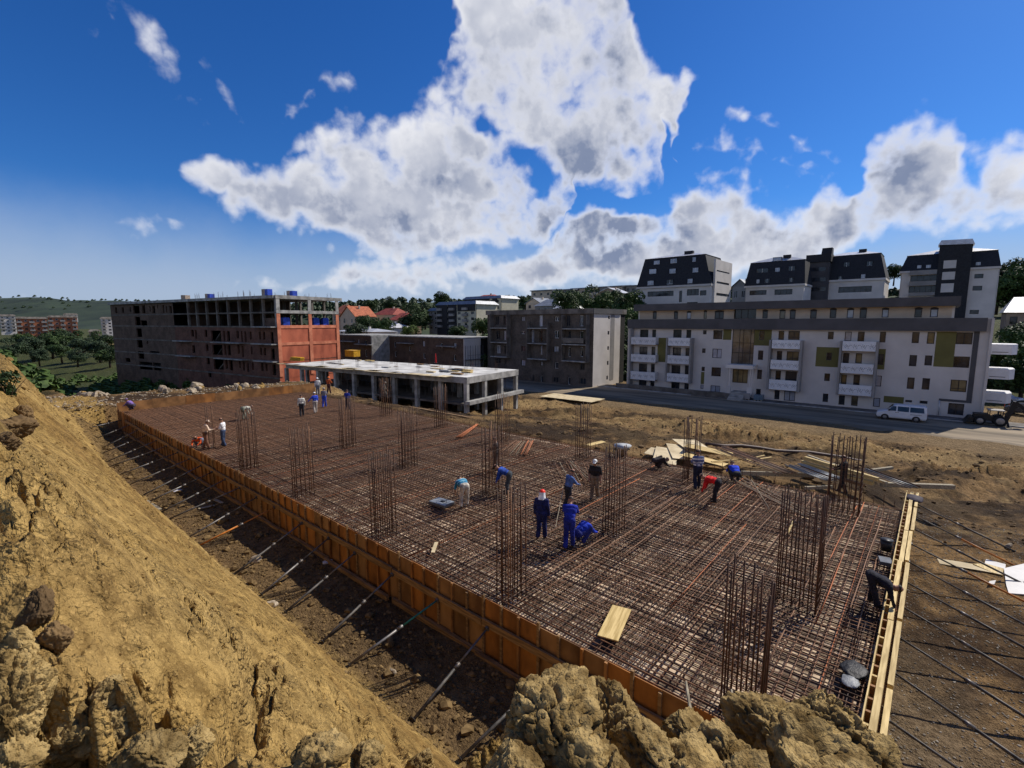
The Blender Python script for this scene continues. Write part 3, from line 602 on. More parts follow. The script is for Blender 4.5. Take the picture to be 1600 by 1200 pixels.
def person(px, py, face, label, shirt, trous, pose='stand', H=1.74, hat=None, z=.03, arm=None, skin_arms=False, vest=None, at=None, lean=0., step=.12, cape=None, twist=0):
    s = H/1.74
    p0 = np.array(at) if at is not None else G(px, py, z)
    root = empty('person', p0, face, label, 'person', 'workers on the site')
    J = {}
    # default heights (facing +y)
    if pose in ('stand', 'walk'):
        hipz = .92; tor = lean; pel = Vector((0, 0, hipz)); kn = [Vector((-.1, .03, .49)), Vector((.1, .03, .49))]; an = [Vector((-.11, -step, .09)), Vector((.11, step, .09))]
        if pose == 'walk': an = [Vector((-.1, -.32, .12)), Vector((.1, .3, .09))]; kn = [Vector((-.1, -.05, .5)), Vector((.1, .2, .5))]; pel.z = .88
    elif pose == 'bend':
        pel = Vector((0, -.22, .88)); tor = R(88)+lean; kn = [Vector((-.13, -.12, .48)), Vector((.13, -.12, .48))]; an = [Vector((-.15, -.08-step*.5, .09)), Vector((.15, -.08+step*.5, .09))]
    elif pose == 'crouch':
        pel = Vector((0, -.28, .36)); tor = R(48)+lean; kn = [Vector((-.2, .16, .5)), Vector((.2, .16, .5))]; an = [Vector((-.14, -.1, .09)), Vector((.14, -.1, .09))]
    elif pose == 'sit':
        pel = Vector((0, 0, .5)); tor = R(35)+lean; kn = [Vector((-.14, .42, .5)), Vector((.14, .42, .5))]; an = [Vector((-.14, .4, .09)), Vector((.14, .4, .09))]
    up = rx(Vector((0, 0, 1)), tor); fwd_ = rx(Vector((0, 1, 0)), tor)
    rt = Matrix.Rotation(twist, 3, 'Z')
    def tp(x, f, u): return pel+rt @ (Vector((x, 0, 0))+fwd_*f+up*u)
    chest = tp(0, .02, .38); neck = tp(0, .0, .53); shl = [tp(-.185, 0, .47), tp(.185, 0, .47)]
    hup = rx(up, R(8) if pose in ('stand', 'walk') else R(-20)); head = neck+hup*.155+fwd_*.035
    if arm is None: arm = {'stand': 'down', 'walk': 'swing', 'bend': 'reach', 'crouch': 'front', 'sit': 'front'}[pose]
    el, wr = [], []
    for i, sg in enumerate((-1, 1)):
        S = shl[i]
        if arm == 'down': e = S+Vector((sg*.07, -.03, -.27)); w = e+Vector((sg*.0, .07, -.25))
        elif arm == 'swing': e = S+Vector((sg*.06, sg*.1-.03, -.26)); w = e+Vector((0, sg*.1+.08, -.23))
        elif arm == 'reach': e = S+Vector((sg*.06, .05, -.27)); w = e+Vector((-sg*.03, .08, -.24))
        elif arm == 'front': e = S+Vector((sg*.05, .16, -.22)); w = e+Vector((-sg*.08, .2, -.1))
        elif arm == 'hips': e = S+Vector((sg*.2, -.05, -.2)); w = e+Vector((-sg*.17, .1, -.17))
        elif arm == 'hold': e = S+Vector((sg*.05, .08, -.26)); w = e+Vector((-sg*.05, .23, .02))
        elif arm == 'left': e = S+(Vector((-.16, .05, -.2)) if sg < 0 else Vector((.06, .02, -.27))); w = e+(Vector((-.16, .06, -.18)) if sg < 0 else Vector((0, .08, -.24)))
        el.append(e); wr.append(w)
    mb = MB(); SEG = []
    def cap(a, b, ra, rb, mi):
        k_ = 1.17 if mi in (0, 1) else 1.03
        capsule(mb, a, b, ra*k_, rb*k_); SEG.append((np.array(a), np.array(b), (ra+rb)/2*k_, mi))
    hipj = [pel+Vector((-.09, 0, -.02)), pel+Vector((.09, 0, -.02))]
    for i in (0, 1):
        cap(hipj[i], kn[i], .098, .067, 1); cap(kn[i], an[i]+Vector((0, 0, .02)), .074, .07, 1)
        toe = an[i]+Vector((0, .15, -.05)); cap(an[i]+Vector((0, -.05, -.045)), toe, .042, .038, 3)
    cap(tp(-.07, 0, .03), tp(.07, 0, .03), .118, .118, 1)
    cap(tp(-.055, 0, .18), tp(.055, 0, .18), .115, .115, 0); cap(tp(-.085, .01, .34), tp(.085, .01, .34), .125, .125, 0); cap(tp(-.13, -.01, .45), tp(.13, -.01, .45), .085, .085, 0)
    cap(neck-up*.06, neck+hup*.06, .056, .05, 2)
    cap(head-hup*.045+fwd_*.02, head+hup*.05, .078, .092, 2)
    for i in (0, 1):
        cap(shl[i], el[i], .062, .047, 0); cap(el[i], wr[i], .046, .034, 2 if skin_arms else 0)
        pd = (wr[i]-el[i]).normalized(); cap(wr[i], wr[i]+pd*.075, .034, .036, 2)
    me = mb.mesh('body', [cloth(shirt), cloth(trous), skin_m, shoe_m])
    tmp = bpy.data.objects.new('tmp', me); col.objects.link(tmp)
    md = tmp.modifiers.new('r', 'REMESH'); md.mode = 'VOXEL'; md.voxel_size = .021
    ms = tmp.modifiers.new('s', 'SMOOTH'); ms.factor = .5; ms.iterations = 3
    dg = bpy.context.evaluated_depsgraph_get(); ev = bpy.data.meshes.new_from_object(tmp.evaluated_get(dg))
    bpy.data.objects.remove(tmp)
    n = len(ev.vertices); V = np.empty(n*3, np.float32); ev.vertices.foreach_get('co', V); V = V.reshape(-1, 3).astype(float)
    faces = [tuple(p.vertices) for p in ev.polygons]; cen = np.array([V[list(f)].mean(0) for f in faces])
    # cloth folds
    amp = .009*fbm(V*9, 2, int(abs(px)*3) % 97)+.006*vnoise(V*np.array([14, 14, 30]), 5)
    nrm = np.empty(n*3, np.float32); ev.vertices.foreach_get('normal', nrm); nrm = nrm.reshape(-1, 3)
    best = np.full(len(cen), 9.); mi = np.zeros(len(cen), int)
    for a, b_, r_, k in SEG:
        ab = b_-a; t = np.clip(((cen-a)@ab)/max(ab@ab, 1e-9), 0, 1); dd = np.linalg.norm(cen-(a+t[:, None]*ab), axis=1)-r_
        w = dd < best; best[w] = dd[w]; mi[w] = k
    V = V+nrm*amp[:, None]*.9
    fb = MB(); fb.v = [tuple(v) for v in V]; fb.f = faces; fb.mi = [int(k) for k in mi]
    # fingers, thumb, nose, ears: same mesh
    fb.cur = 2
    for i, sg in enumerate((-1, 1)):
        pd = (wr[i]-el[i]).normalized(); side = pd.cross(Vector((0, 1, 0) if abs(pd.y) < .8 else (0, 0, 1))).normalized(); nr = side.cross(pd); pb = wr[i]+pd*.085
        for q_, (o_, L_) in enumerate(((-.026, .066), (-.009, .076), (.009, .071), (.026, .055))):
            a = pb+side*o_; mid = a+pd*L_*.55+nr*.008; fb.tube([a, mid, mid+pd*L_*.4+nr*.022], [.0095, .0085, .007], 5)
        a = wr[i]+pd*.02-side*.03; fb.tube([a, a+pd*.035-side*.025, a+pd*.065-side*.03+nr*.015], [.011, .01, .008], 5)
    side = fwd_.cross(hup).normalized(); hf = rx(fwd_, R(8)) if pose in ('stand', 'walk') else fwd_
    fb.tube([head+hf*.085+hup*.03, head+hf*.115-hup*.012, head+hf*.09-hup*.02], [.008, .016, .012], 5)
    for sg in (-1, 1): fb.tube([head+side*sg*.075+hup*.03, head+side*sg*.097+hup*.01, head+side*sg*.078-hup*.03], [.012, .018, .01], 5)
    fb.cur = 3
    for sg in (-1, 1): fb.tube([head+hf*.078+side*sg*.032+hup*.026, head+hf*.089+side*sg*.032+hup*.026], [.012, .006], 5)
    fb.tube([head+hf*.084-side*.025-hup*.05, head+hf*.09-hup*.052, head+hf*.084+side*.025-hup*.05], .006, 4)
    body = fb.build('body', [cloth(shirt), cloth(trous), skin_m, shoe_m], root, True)
    # hair or hat as a shell over the skull
    q = Vector((0, 0, 1)).rotation_difference(hup)
    def shell(name, mt, r_, zcut, brim=None, off=0.):
        m_ = MB(); rings = []; N = 14
        for k in range(7):
            a = math.pi/2*(1-k/6)*1.0; zz = math.sin(a); rr0 = math.cos(a)
            rings.append((rr0*r_, zcut+(zz)*(r_*1.05)))
        rings = rings[::-1]
        vs = [(math.cos(2*math.pi*i/N)*a, math.sin(2*math.pi*i/N)*a*1.12, b_) for a, b_ in rings for i in range(N)]
        fs = [(k*N+i, k*N+(i+1) % N, (k+1)*N+(i+1) % N, (k+1)*N+i) for k in range(6) for i in range(N)]
        m_.add(vs, fs)
        if brim == 'all':
            vs = [(math.cos(2*math.pi*i/N)*a, math.sin(2*math.pi*i/N)*a*1.12, rings[0][1]+dz) for a, dz in ((r_*.98, .004), (r_*1.32, -.012), (r_*1.32, -.018), (r_*.98, -.006)) for i in range(N)]
            m_.add(vs, [(k*N+i, k*N+(i+1) % N, (k+1)*N+(i+1) % N, (k+1)*N+i) for k in range(3) for i in range(N)])
        if brim == 'peak': m_.hexa([(-.07, .07, rings[0][1]-.004), (.07, .07, rings[0][1]-.004), (.055, .185, rings[0][1]-.025), (-.055, .185, rings[0][1]-.025), (-.07, .07, rings[0][1]+.006), (.07, .07, rings[0][1]+.006), (.055, .185, rings[0][1]-.015), (-.055, .185, rings[0][1]-.015)])
        o = m_.build(name, mt, root, True, loc=head+hup*off); o.rotation_mode = 'QUATERNION'; o.rotation_quaternion = q; return o
    if hat is None: shell('hair', hair_m, .098, .0, None, .028)
    else:
        shell(hat[0], M('hat_'+hat[0]+str(hat[1]), hat[1], .5, .1, 4), .108 if hat[0] == 'helmet' else .1, .0, 'all' if hat[0] in ('helmet', 'straw_hat') else 'peak', .045)
        shell('hair', hair_m, .094, -.03, None, .01)
    if cape:     # cloth hanging from under the cap
        m_ = MB(); vs = []
        for i in range(9):
            a = math.pi*(1.02+.96*i/8)
            for j, (r_, u) in enumerate(((.105, .05), (.12, -.06), (.15, -.2))): vs.append(head+side*math.cos(a)*r_+hf*math.sin(a)*r_*1.05+hup*u)
        m_.add(vs, [(i*3+j, (i+1)*3+j, (i+1)*3+j+1, i*3+j+1) for i in range(8) for j in range(2)]); m_.build('neck_cloth', cloth(cape), root, True)
    if vest:     # bands of a work vest
        for u in (.16, .27, .42):
            m_ = MB(); vs = []
            for i in range(16):
                a = 2*math.pi*i/16; w_ = .20+(.035 if u > .2 else 0)+(.03 if u > .4 else 0)
                for du in (0, .06): vs.append(tp(math.cos(a)*w_, math.sin(a)*.142+.01, u+du-.02))
            m_.add(vs, [(2*i, 2*((i+1) % 16), 2*((i+1) % 16)+1, 2*i+1) for i in range(16)]); m_.build('vest_band', cloth(vest), root, True)
    root.scale = (s, s, s)
    return root
W = (.55, .53, .5); BLU = (.012, .03, .24); NAV = (.012, .018, .10); DK = (.025, .025, .03); BEI = (.33, .26, .17); JEAN = (.04, .06, .12)
def fc(px): return HEAD-math.pi/2-(px-800)/FPX*.8      # facing straight away from the camera, plus an offset
def away(px, off=0): return fc(px)+R(off)              # + turns to the left in the photo
PE = [
 (204, 640, 60, 'crouching worker in purple shirt at the far left corner of the formwork', (.16, .10, .30), (.05, .04, .06), dict(pose='crouch', z=.2, hat=('cap', (.2, .12, .35)))),
 (322, 701, -75, 'worker in pale shirt and brown trousers reaching to the slim cage', (.60, .45, .33), (.16, .075, .045), dict(arm='hold', lean=R(10), hat=('cap', (.5, .38, .28)))),
 (311, 698, 160, 'worker in orange crouched right beside the left formwork', (.75, .10, .02), (.14, .15, .2), dict(pose='crouch', z=.02, lean=R(20))),
 (350, 697, 70, 'worker in white t-shirt and dark jeans holding the slim cage', (.72, .68, .70), JEAN, dict(arm='hold', skin_arms=True)),
 (384, 655, -60, 'grey clad worker bent double near the far formwork', (.42, .40, .33), (.16, .17, .13), dict(pose='bend')),
 (472, 650, 10, 'worker in striped white shirt and dark trousers seen from behind', (.58, .56, .50), DK, dict(arm='down')),
 (493, 645, 25, 'worker in blue jacket and pale trousers with white cap', (.02, .06, .50), (.50, .44, .38), dict(arm='left', hat=('cap', (.75, .75, .75)))),
 (507, 636, -5, 'worker in grey shirt and bright blue overalls', (.20, .19, .22), (.03, .08, .50), dict(arm='front', hat=('cap', (.3, .28, .25)))),
 (497, 617, 15, 'worker with white helmet and pale shirt at the end of the far formwork', (.50, .50, .50), (.18, .19, .21), dict(hat=('helmet', (.8, .8, .8)), z=.3)),
 (514, 615, -30, 'worker in orange jacket and orange helmet beyond the bar grid', (.60, .12, .03), (.08, .03, .03), dict(hat=('helmet', (.75, .16, .03)), z=.3, arm='front')),
 (543, 640, -15, 'worker in blue shirt and dark brown trousers behind a cage', (.012, .03, .24), (.05, .03, .035), dict(arm='front')),
 (600, 622, -80, 'grey clad worker striding over the earth behind the bar grid', (.22, .21, .17), (.10, .10, .09), dict(pose='walk', z=-.2, hat=('cap', (.2, .19, .16)), lean=R(8))),
 (724, 790, 20, 'bent worker in turquoise shirt and pale trousers beside the grey tray', (.02, .25, .45), (.55, .50, .42), dict(pose='bend', skin_arms=True, lean=R(-8), vest=(.25, .5, .62))),
 (775, 735, 80, 'dark clad worker half hidden inside a middle row cage', (.03, .02, .02), (.03, .02, .022), dict(arm='front')),
 (789, 771, 75, 'worker in blue jacket bending down beside a cage', (.02, .07, .36), (.05, .06, .07), dict(pose='bend', lean=R(-22))),
 (846, 841, -20, 'worker in navy overalls with red cap and white neck cloth', NAV, NAV, dict(hat=('cap', (.75, .03, .015)), cape=(.7, .7, .72), arm='down', step=.05)),
 (887, 797, -60, 'worker in light blue shirt and dark trousers holding a stick', (.09, .16, .38), (.03, .03, .04), dict(arm='front', lean=R(12), H=1.7)),
 (929, 779, 165, 'worker in black t-shirt, beige trousers and white cap walking towards the camera', (.022, .018, .018), (.20, .14, .09), dict(arm='down', skin_arms=True, hat=('cap', (.78, .77, .72)))),
 (889, 856, -8, 'worker in bright blue overalls stooping with back to the camera', (.012, .026, .30), (.012, .022, .22), dict(lean=R(28), arm='front', H=1.76)),
 (911, 846, -50, 'crouching worker in blue jacket right of the stooping one', (.012, .04, .42), (.014, .02, .14), dict(pose='crouch', lean=R(12))),
 (1089, 763, 15, 'worker in navy overalls with white striped vest by the plywood', (.10, .12, .22), (.014, .018, .04), dict(vest=(.68, .70, .75), arm='hold', H=1.8)),
 (1113, 783, 70, 'bent worker in red shirt and black trousers', (.62, .014, .014), (.014, .012, .016), dict(pose='bend', lean=R(-5))),
 (1147, 750, 20, 'crouching worker in royal blue jacket seen from behind', (.012, .05, .55), (.03, .03, .03), dict(pose='crouch', lean=R(10))),
 (1030, 730, -70, 'dark clad worker bent low in front of the plywood stack', (.022, .018, .018), (.03, .022, .02), dict(pose='crouch', lean=R(40))),
 (1316, 770, 90, 'black clad worker standing inside the back row cage by the timber pile', (.012, .012, .014), (.012, .012, .014), dict(arm='front', H=1.7)),
]
for px, py, off, lab, sh_, tr_, kw in PE: person(px, py, away(px, off), lab, sh_, tr_, **kw)
person(0, 0, math.pi+R(12), 'worker in dark blue leaning over the yellow right formwork', (.008, .009, .02), (.012, .012, .022), pose='bend', at=(15.55, SY0+.15, .02), lean=R(24), H=1.62)
# ---------------------------------------------------------------- things lying about
def slab(name, label, cat, px, py, L0, w, t, rz, mt, z=.03, tilt=(0, 0), group=None, at=None):
    m_ = MB(); m_.box(-L0/2, L0/2, -w/2, w/2, 0, t); o = m_.build(name, mt); p = np.array(at) if at is not None else G(px, py, z)
    bv = o.modifiers.new('bevel', 'BEVEL'); bv.width = min(.004, t*.2); bv.segments = 1
    o.location = p; o.rotation_euler = (tilt[0], tilt[1], rz); return tag(o, label, cat, group)
def dirang(a, b, z=0): p, q = G(*a, z), G(*b, z); return math.atan2(q[1]-p[1], q[0]-p[0])
slab('plank', 'wide yellow board lying on the bar grid in the foreground', 'board', 961, 973, 1.42, .5, .03, dirang((945, 1010), (977, 940)), wood_y, .03)
slab('plank', 'short pale board end lying on the bars near the left formwork', 'board', 679, 856, .75, .12, .03, dirang((674, 870), (684, 842)), ply_pale, .03)
slab('plank', 'small yellow board by the back row cage', 'board', 931, 693, 1.5, .38, .03, dirang((915, 697), (948, 689)), wood_y, .06, (.03, 0))
slab('plank', 'thin yellow lath sticking up beside a middle row cage', 'board', 1235, 825, .9, .06, .03, dirang((1228, 832), (1243, 812)), wood_y, .05, (0, -.25))
# grey tray
r_ = empty('mixing_tray', G(690, 787, .03), dirang((678, 782), (705, 790)), 'shallow grey plastic tray beside the bent turquoise worker', 'tray')
m_ = MB(); m_.box(-.45, .45, -.3, .3, .0, .02); m_.build('floor', greyp, r_)
for a in ((-.45, .45, -.3, -.27), (-.45, .45, .27, .3), (-.45, -.42, -.27, .27), (.42, .45, -.27, .27)):
    m_ = MB(); m_.box(*a, .02, .09); m_.build('rim', greyp, r_)
m_ = MB(); m_.box(-.44, .44, -.29, .29, .09, .105); m_.build('lid', M('grey_lid', (.22, .24, .26), .35, .2, 3), r_)
m_ = MB(); m_.box(-.02, .16, -.05, .06, .107, .14); m_.build('handle', blackp, r_)
# round grey tub on a drum
p = G(972, 712, -.1); r_ = empty('mortar_tub', p, 0, 'round pale grey tub standing on the earth behind the bars', 'tub')
m_ = MB(); m_.tube([(0, 0, 0), (0, 0, .42)], [.30, .34], 20); m_.build('base', wood_b, r_, True)
m_ = MB(); m_.tube([(0, 0, .42), (0, 0, .5), (0, 0, .62)], [.34, .44, .52], 20); m_.build('bowl', M('tub_grey', (.42, .43, .44), .5, .15, 3), r_, True)
# rebar bundles
def bundle(label, a, b, n, w, mt, z=.03, spread=.0, r_=.012, name='rebar_bundle', z2=None, cat='rebar bundle', L0=None, group=None):
    p, q_ = G(*a, z), G(*b, z if z2 is None else z2); d = q_-p; L1 = L0 or float(np.linalg.norm(d)); rt = empty(name, p, math.atan2(d[1], d[0]), label, cat, group)
    el_ = math.atan2(d[2], math.hypot(d[0], d[1]))
    for k in range(n):
        o_ = rnd.uniform(-w/2, w/2); s0 = rnd.uniform(0, .18); m_ = MB(); f_ = o_*(1+spread)
        dz = rnd.uniform(0, .05)+r_; m_.tube([(s0, o_, dz), (s0+L1*.5*math.cos(el_), (o_+f_)/2+rnd.uniform(-.02, .02), dz+L1*.5*math.sin(el_)-.01), (s0+L1*math.cos(el_), f_, dz+L1*math.sin(el_))], r_, 5); m_.build('bar', mt if not isinstance(mt, list) else rnd.choice(mt), rt, True)
    return rt
bundle('fresh orange rebar bundle lying in front of the back row cages, left one', (717, 684), (745, 664), 16, .5, rust_new, spread=-.55, r_=.016)
bundle('short orange rebar bundle with flush ends near the blue bent worker', (818, 712), (829, 690), 14, .42, [rust_new, rust_new, rust], r_=.016)
bundle('fan of greyish bars beside the short orange bundle', (790, 712), (812, 690), 12, 1.5, [wood_g, rust], spread=-.45, r_=.014)
bundle('loose pale bars fanned out behind the light blue shirted worker', (905, 758), (887, 724), 9, 2.2, [wood_g, rust], spread=.2, r_=.016)
bundle('second fan of loose bars near the black shirted worker', (925, 752), (892, 722), 7, .9, [wood_g, rust], spread=-.5, r_=.016)
bundle('loose bars crossing the grid right of the red shirted worker', (1262, 808), (1146, 748), 9, .9, [wood_g, rust], spread=.4, r_=.016)
bundle('two thin bars lying aslant over the right part of the grid', (1205, 800), (1178, 752), 3, .35, [wood_g, rust], spread=1.5, r_=.014)
bundle('stack of long brown bars on timber behind the blue crouching worker', (1235, 742), (1127, 700), 22, 1.25, [rust_dk, rust], z=.32, z2=.35, r_=.018)
bundle('stack of bluish new bars at the back right corner of the grid', (1308, 752), (1243, 728), 18, 1.1, steel_bl, z=.42, z2=.5, r_=.018)
bundle('pile of long dark bars sloping to the right formwork corner', (1432, 764), (1352, 735), 14, .9, [rust_dk, steel_bl], z=.32, z2=.42, r_=.016)
# timber beams by the back edge
for i, (a, b, w, t, z, mt, lab) in enumerate([((1258, 718), (1372, 752), .16, .16, .62, wood_y, 'longest yellow beam on top of the timber pile by the back right cage'), ((1253, 724), (1364, 758), .16, .16, .42, wood_y, 'yellow beam second from top in the timber pile'),
        ((1252, 731), (1350, 761), .14, .12, .25, wood_b, 'brown beam at the bottom of the timber pile'), ((1262, 714), (1385, 757), .14, .12, .5, wood_g, 'grey beam at the back of the timber pile'),
        ((1258, 765), (1300, 763), .12, .14, .05, wood_g, 'short pale beam under the bluish bars'), ((1376, 760), (1490, 764), .2, .2, -.1, wood_g, 'pale squared beam lying past the right formwork corner'),
        ((1356, 738), (1394, 733), .14, .14, .1, wood_g, 'short grey beam end behind the timber pile'), ((1158, 742), (1280, 746), .1, .2, .05, wood_g, 'low pale edge board behind the blue crouching worker')]):
    p, q_ = G(*a, z), G(*b, z); m_ = MB(); d = q_-p; L0 = float(np.linalg.norm(d)); m_.box(0, L0, -w/2, w/2, 0, t)
    o = m_.build('timber_beam', mt, loc=p, rot=(0, 0, math.atan2(d[1], d[0]))); bv = o.modifiers.new('bevel', 'BEVEL'); bv.width = .006; tag(o, lab, 'beam', 'beams along the back edge of the grid')
# plywood sheets by the vest worker
for i, (px, py, L0, w, rz, z, mt, lab) in enumerate([(1040, 712, 2.6, 1.25, 20, .02, ply_pale, 'pale plywood sheet at the left of the plywood spread'), (1063, 706, 2.5, 1.25, 32, .10, ply_pale, 'pale plywood sheet in the middle of the spread behind the bent dark worker'),
        (1085, 698, 2.6, 1.6, 48, .2, ply_pale, 'large pale plywood sheet behind the back row cage'), (1107, 703, 2.5, 1.25, 100, .28, wood_y, 'yellow plywood sheet on the right of the plywood spread'),
        (1100, 718, 2.3, 1.0, 92, .12, wood_y, 'yellow plywood sheet lowest in the plywood spread, beside the vest worker'), (1022, 706, 1.2, .8, 5, .0, ply_pale, 'small pale plywood offcut at the left end of the spread')]):
    slab('plywood_sheet', lab, 'plywood', px, py, L0, w, .022, R(rz), mt, z, (R(4), R(-5)), 'plywood sheets behind the grid')
for i, (px, py, lab) in enumerate([(1137, 720, 'thin yellow lath right of the plywood spread'), (1185, 718, 'yellow lath lying across the brown bar stack'), (1178, 716, 'second yellow lath by the brown bar stack')]):
    slab('lath', lab, 'lath', px, py, 2.0, .1, .04, R(-35+9*i), wood_y, .12, (0, 0), 'laths behind the grid')
# the big sheet by the road and the pipe
slab('plywood_sheet', 'large pale board lying at the roadside below the grey brick block', 'plywood', 0, 0, 9.5, 4.2, .05, R(-88), ply_pale, at=tuple(G(893, 621.5, -4.25)))
def onT(px, py): return on_ground(px, py)
p, q_ = G(1103, 693, -.9), G(1462, 690, -1.6); m_ = MB(); N = 14
pts = []
for i in range(N+1):
    t = i/N; w_ = p+(q_-p)*t; pts.append((w_[0], w_[1], max(TZ(w_[0], w_[1]), TZ(p[0], p[1])*(1-t)+TZ(q_[0], q_[1])*t)+.14))
m_.tube(pts, .11, 10); tag(m_.build('drain_pipe', M('brown_pipe', (.10, .06, .045), .6, .25, 1), None, True), 'long brown pipe lying across the earth behind the grid', 'pipe')
for a, b, lab in (((640, 633), (735, 650), 'dark plank lying along the earth edge right of the striding worker'), ((690, 648), (735, 636), 'brown plank aslant on the earth behind the back row cages'), ((605, 640), (668, 652), 'thin dark beam edging the grid below the striding worker')):
    p, q_ = G(*a, -.15), G(*b, -.15); m_ = MB(); p[2] = TZ(p[0], p[1])+.05; q_[2] = TZ(q_[0], q_[1])+.05; m_.bar(p, q_, .22, .07); tag(m_.build('plank', wood_b), lab, 'plank', 'planks on the earth behind the grid')
# right hand ground: broken white panel, plaster boards
def debris(lab, pts, t, mt, z, cat='board'):
    m_ = MB(); g_ = [G(x, y, z) for x, y in pts]; c0 = sum(g_)/len(g_); m_.prism([(a[0]-c0[0], a[1]-c0[1]) for a in g_][::-1], 0, t); zz = TZ(c0[0], c0[1])+.05
    return tag(m_.build('broken_panel', mt, loc=(c0[0], c0[1], zz), rot=(rnd.uniform(-.04, .04), rnd.uniform(-.04, .04), 0)), lab, cat, 'broken panels on the right hand ground')
debris('large white panel at the right edge of the photo', [(1568, 892), (1600, 886), (1640, 900), (1640, 934), (1576, 928), (1572, 916)], .03, white_ob, -1.4)
debris('long tan plywood strip beside the large white panel', [(1464, 874), (1500, 880), (1562, 893), (1568, 902), (1530, 894), (1468, 882)], .02, ply_pale, -1.4)
debris('small white strip above the tan plywood strip', [(1540, 878), (1571, 886), (1570, 893), (1538, 884)], .03, white_ob, -1.4)
debris('tiny white offcut below the tan plywood strip', [(1546, 911), (1556, 909), (1553, 916), (1543, 915)], .03, white_ob, -1.4)
debris('orange plywood strip end next to the large white panel', [(1520, 885), (1545, 884), (1568, 892), (1566, 902), (1550, 898)], .035, wood_y, -1.4)
# black bags on the grid at right
def bag(lab, px, py, sx_, sy_, sz_, mt, seed):
    bm = bmesh.new(); bmesh.ops.create_icosphere(bm, subdivisions=4, radius=1); V = np.array([v.co for v in bm.verts]); n = fbm(V*1.6+seed, 4, seed)
    V = V*(1+.35*n)[:, None]*np.array([sx_, sy_, sz_]); V[:, 2] = np.maximum(V[:, 2], -sz_*.6)+sz_*.6
    for v, c in zip(bm.verts, V): v.co = c
    me = bpy.data.meshes.new('bag'); bm.to_mesh(me); bm.free(); me.materials.append(mt); me.polygons.foreach_set('use_smooth', [True]*len(me.polygons))
    return tag(link('rubbish_bag', me, None, G(px, py, .03)), lab, 'bag', 'black bags on the grid')
bag('crumpled black bag on the bars near the right formwork, nearest one', 1335, 1050, .36, .24, .07, M('black_bag', (.006, .006, .008), .55, .3, 5, bump=.8), 3)
bag('grey plastic sheet beside the nearest black bag', 1328, 1066, .2, .15, .05, M('grey_bag', (.22, .23, .24), .5, .3, 5, bump=.8), 5)
r_ = empty('black_bucket', G(1384, 860, .03), .3, 'black bucket with dark content against the right formwork', 'bucket')
m_ = MB(); m_.tube([(0, 0, 0), (0, 0, .36)], [.14, .17], 18); m_.build('body', blackp, r_, True)
m_ = MB(); m_.tube([(0, 0, .35), (0, 0, .38)], [.182, .182], 18); m_.build('rim', blackp, r_, True)
slab('crate', 'low dark crate beside the black bucket', 'crate', 1383, 880, .45, .32, .12, .2, greyp, .03)
bag('dark purple tarpaulin crumpled at the far corner of the right formwork', 1428, 782, .45, .3, .14, M('dark_tarp', (.03, .022, .035), .8, .3, 4, bump=.6), 8)
# litter in the trench
for i, (px, py, lab) in enumerate([(512, 878, 'crumpled clear plastic sheet in the trench shadow'), (455, 767, 'small white plastic scrap in the trench'), (278, 768, 'white scrap of paper far up the trench'), (605, 885, 'grey scrap by the foot of a prop')]):
    bag(lab, px, py, .2, .14, .05, M('scrap', (.5, .5, .54), .5, .2, 5), 11+i); o = col.objects[-1]; pp = G(px, py, -1.4); o.location = (pp[0], pp[1], TZ(pp[0], pp[1])); o.name = 'plastic_scrap'; o['category'] = 'litter'; o['group'] = 'litter in the trench'
for i, (a, b, lab) in enumerate([((310, 793), (335, 788), 'pale board in the trench'), ((334, 777), (347, 784), 'short pale offcut near the pale trench board'), ((206, 772), (250, 795), 'old grey plank at the foot of the bank')]):
    p, q_ = G(*a, -1.3), G(*b, -1.3); m_ = MB(); p[2] = TZ(p[0], p[1])+.06; q_[2] = TZ(q_[0], q_[1])+.06; m_.bar(p, q_, .16, .03); tag(m_.build('plank', wood_g), lab, 'plank', 'planks in the trench')
# stick held by the light blue worker
p = G(868, 823, .05); q_ = G(880, 797, 0); q_ = np.array([q_[0], q_[1], .95]); m_ = MB(); m_.tube([p, q_], .014, 6); tag(m_.build('stick', wood_g), 'long pale stick held down to the bars by the light blue shirted worker', 'stick')
# two thin survey stakes in front of the clods
for i, (px, py, dep) in enumerate([(1072, 1065, 2.6), (1143, 1078, 2.6)]):
    p = D(px, py, dep); q_ = D(px+8, py+48, dep*.93); m_ = MB(); m_.tube([p, (p+q_)/2+.01, q_+(q_-p)*2.0], [.006, .008, .008], 6); tag(m_.build('stake', wood_g), ['thin stake rising from the clods, left of the nearest cage', 'thin stake rising from the clods under the nearest cage'][i], 'stake', 'stakes among the clods')
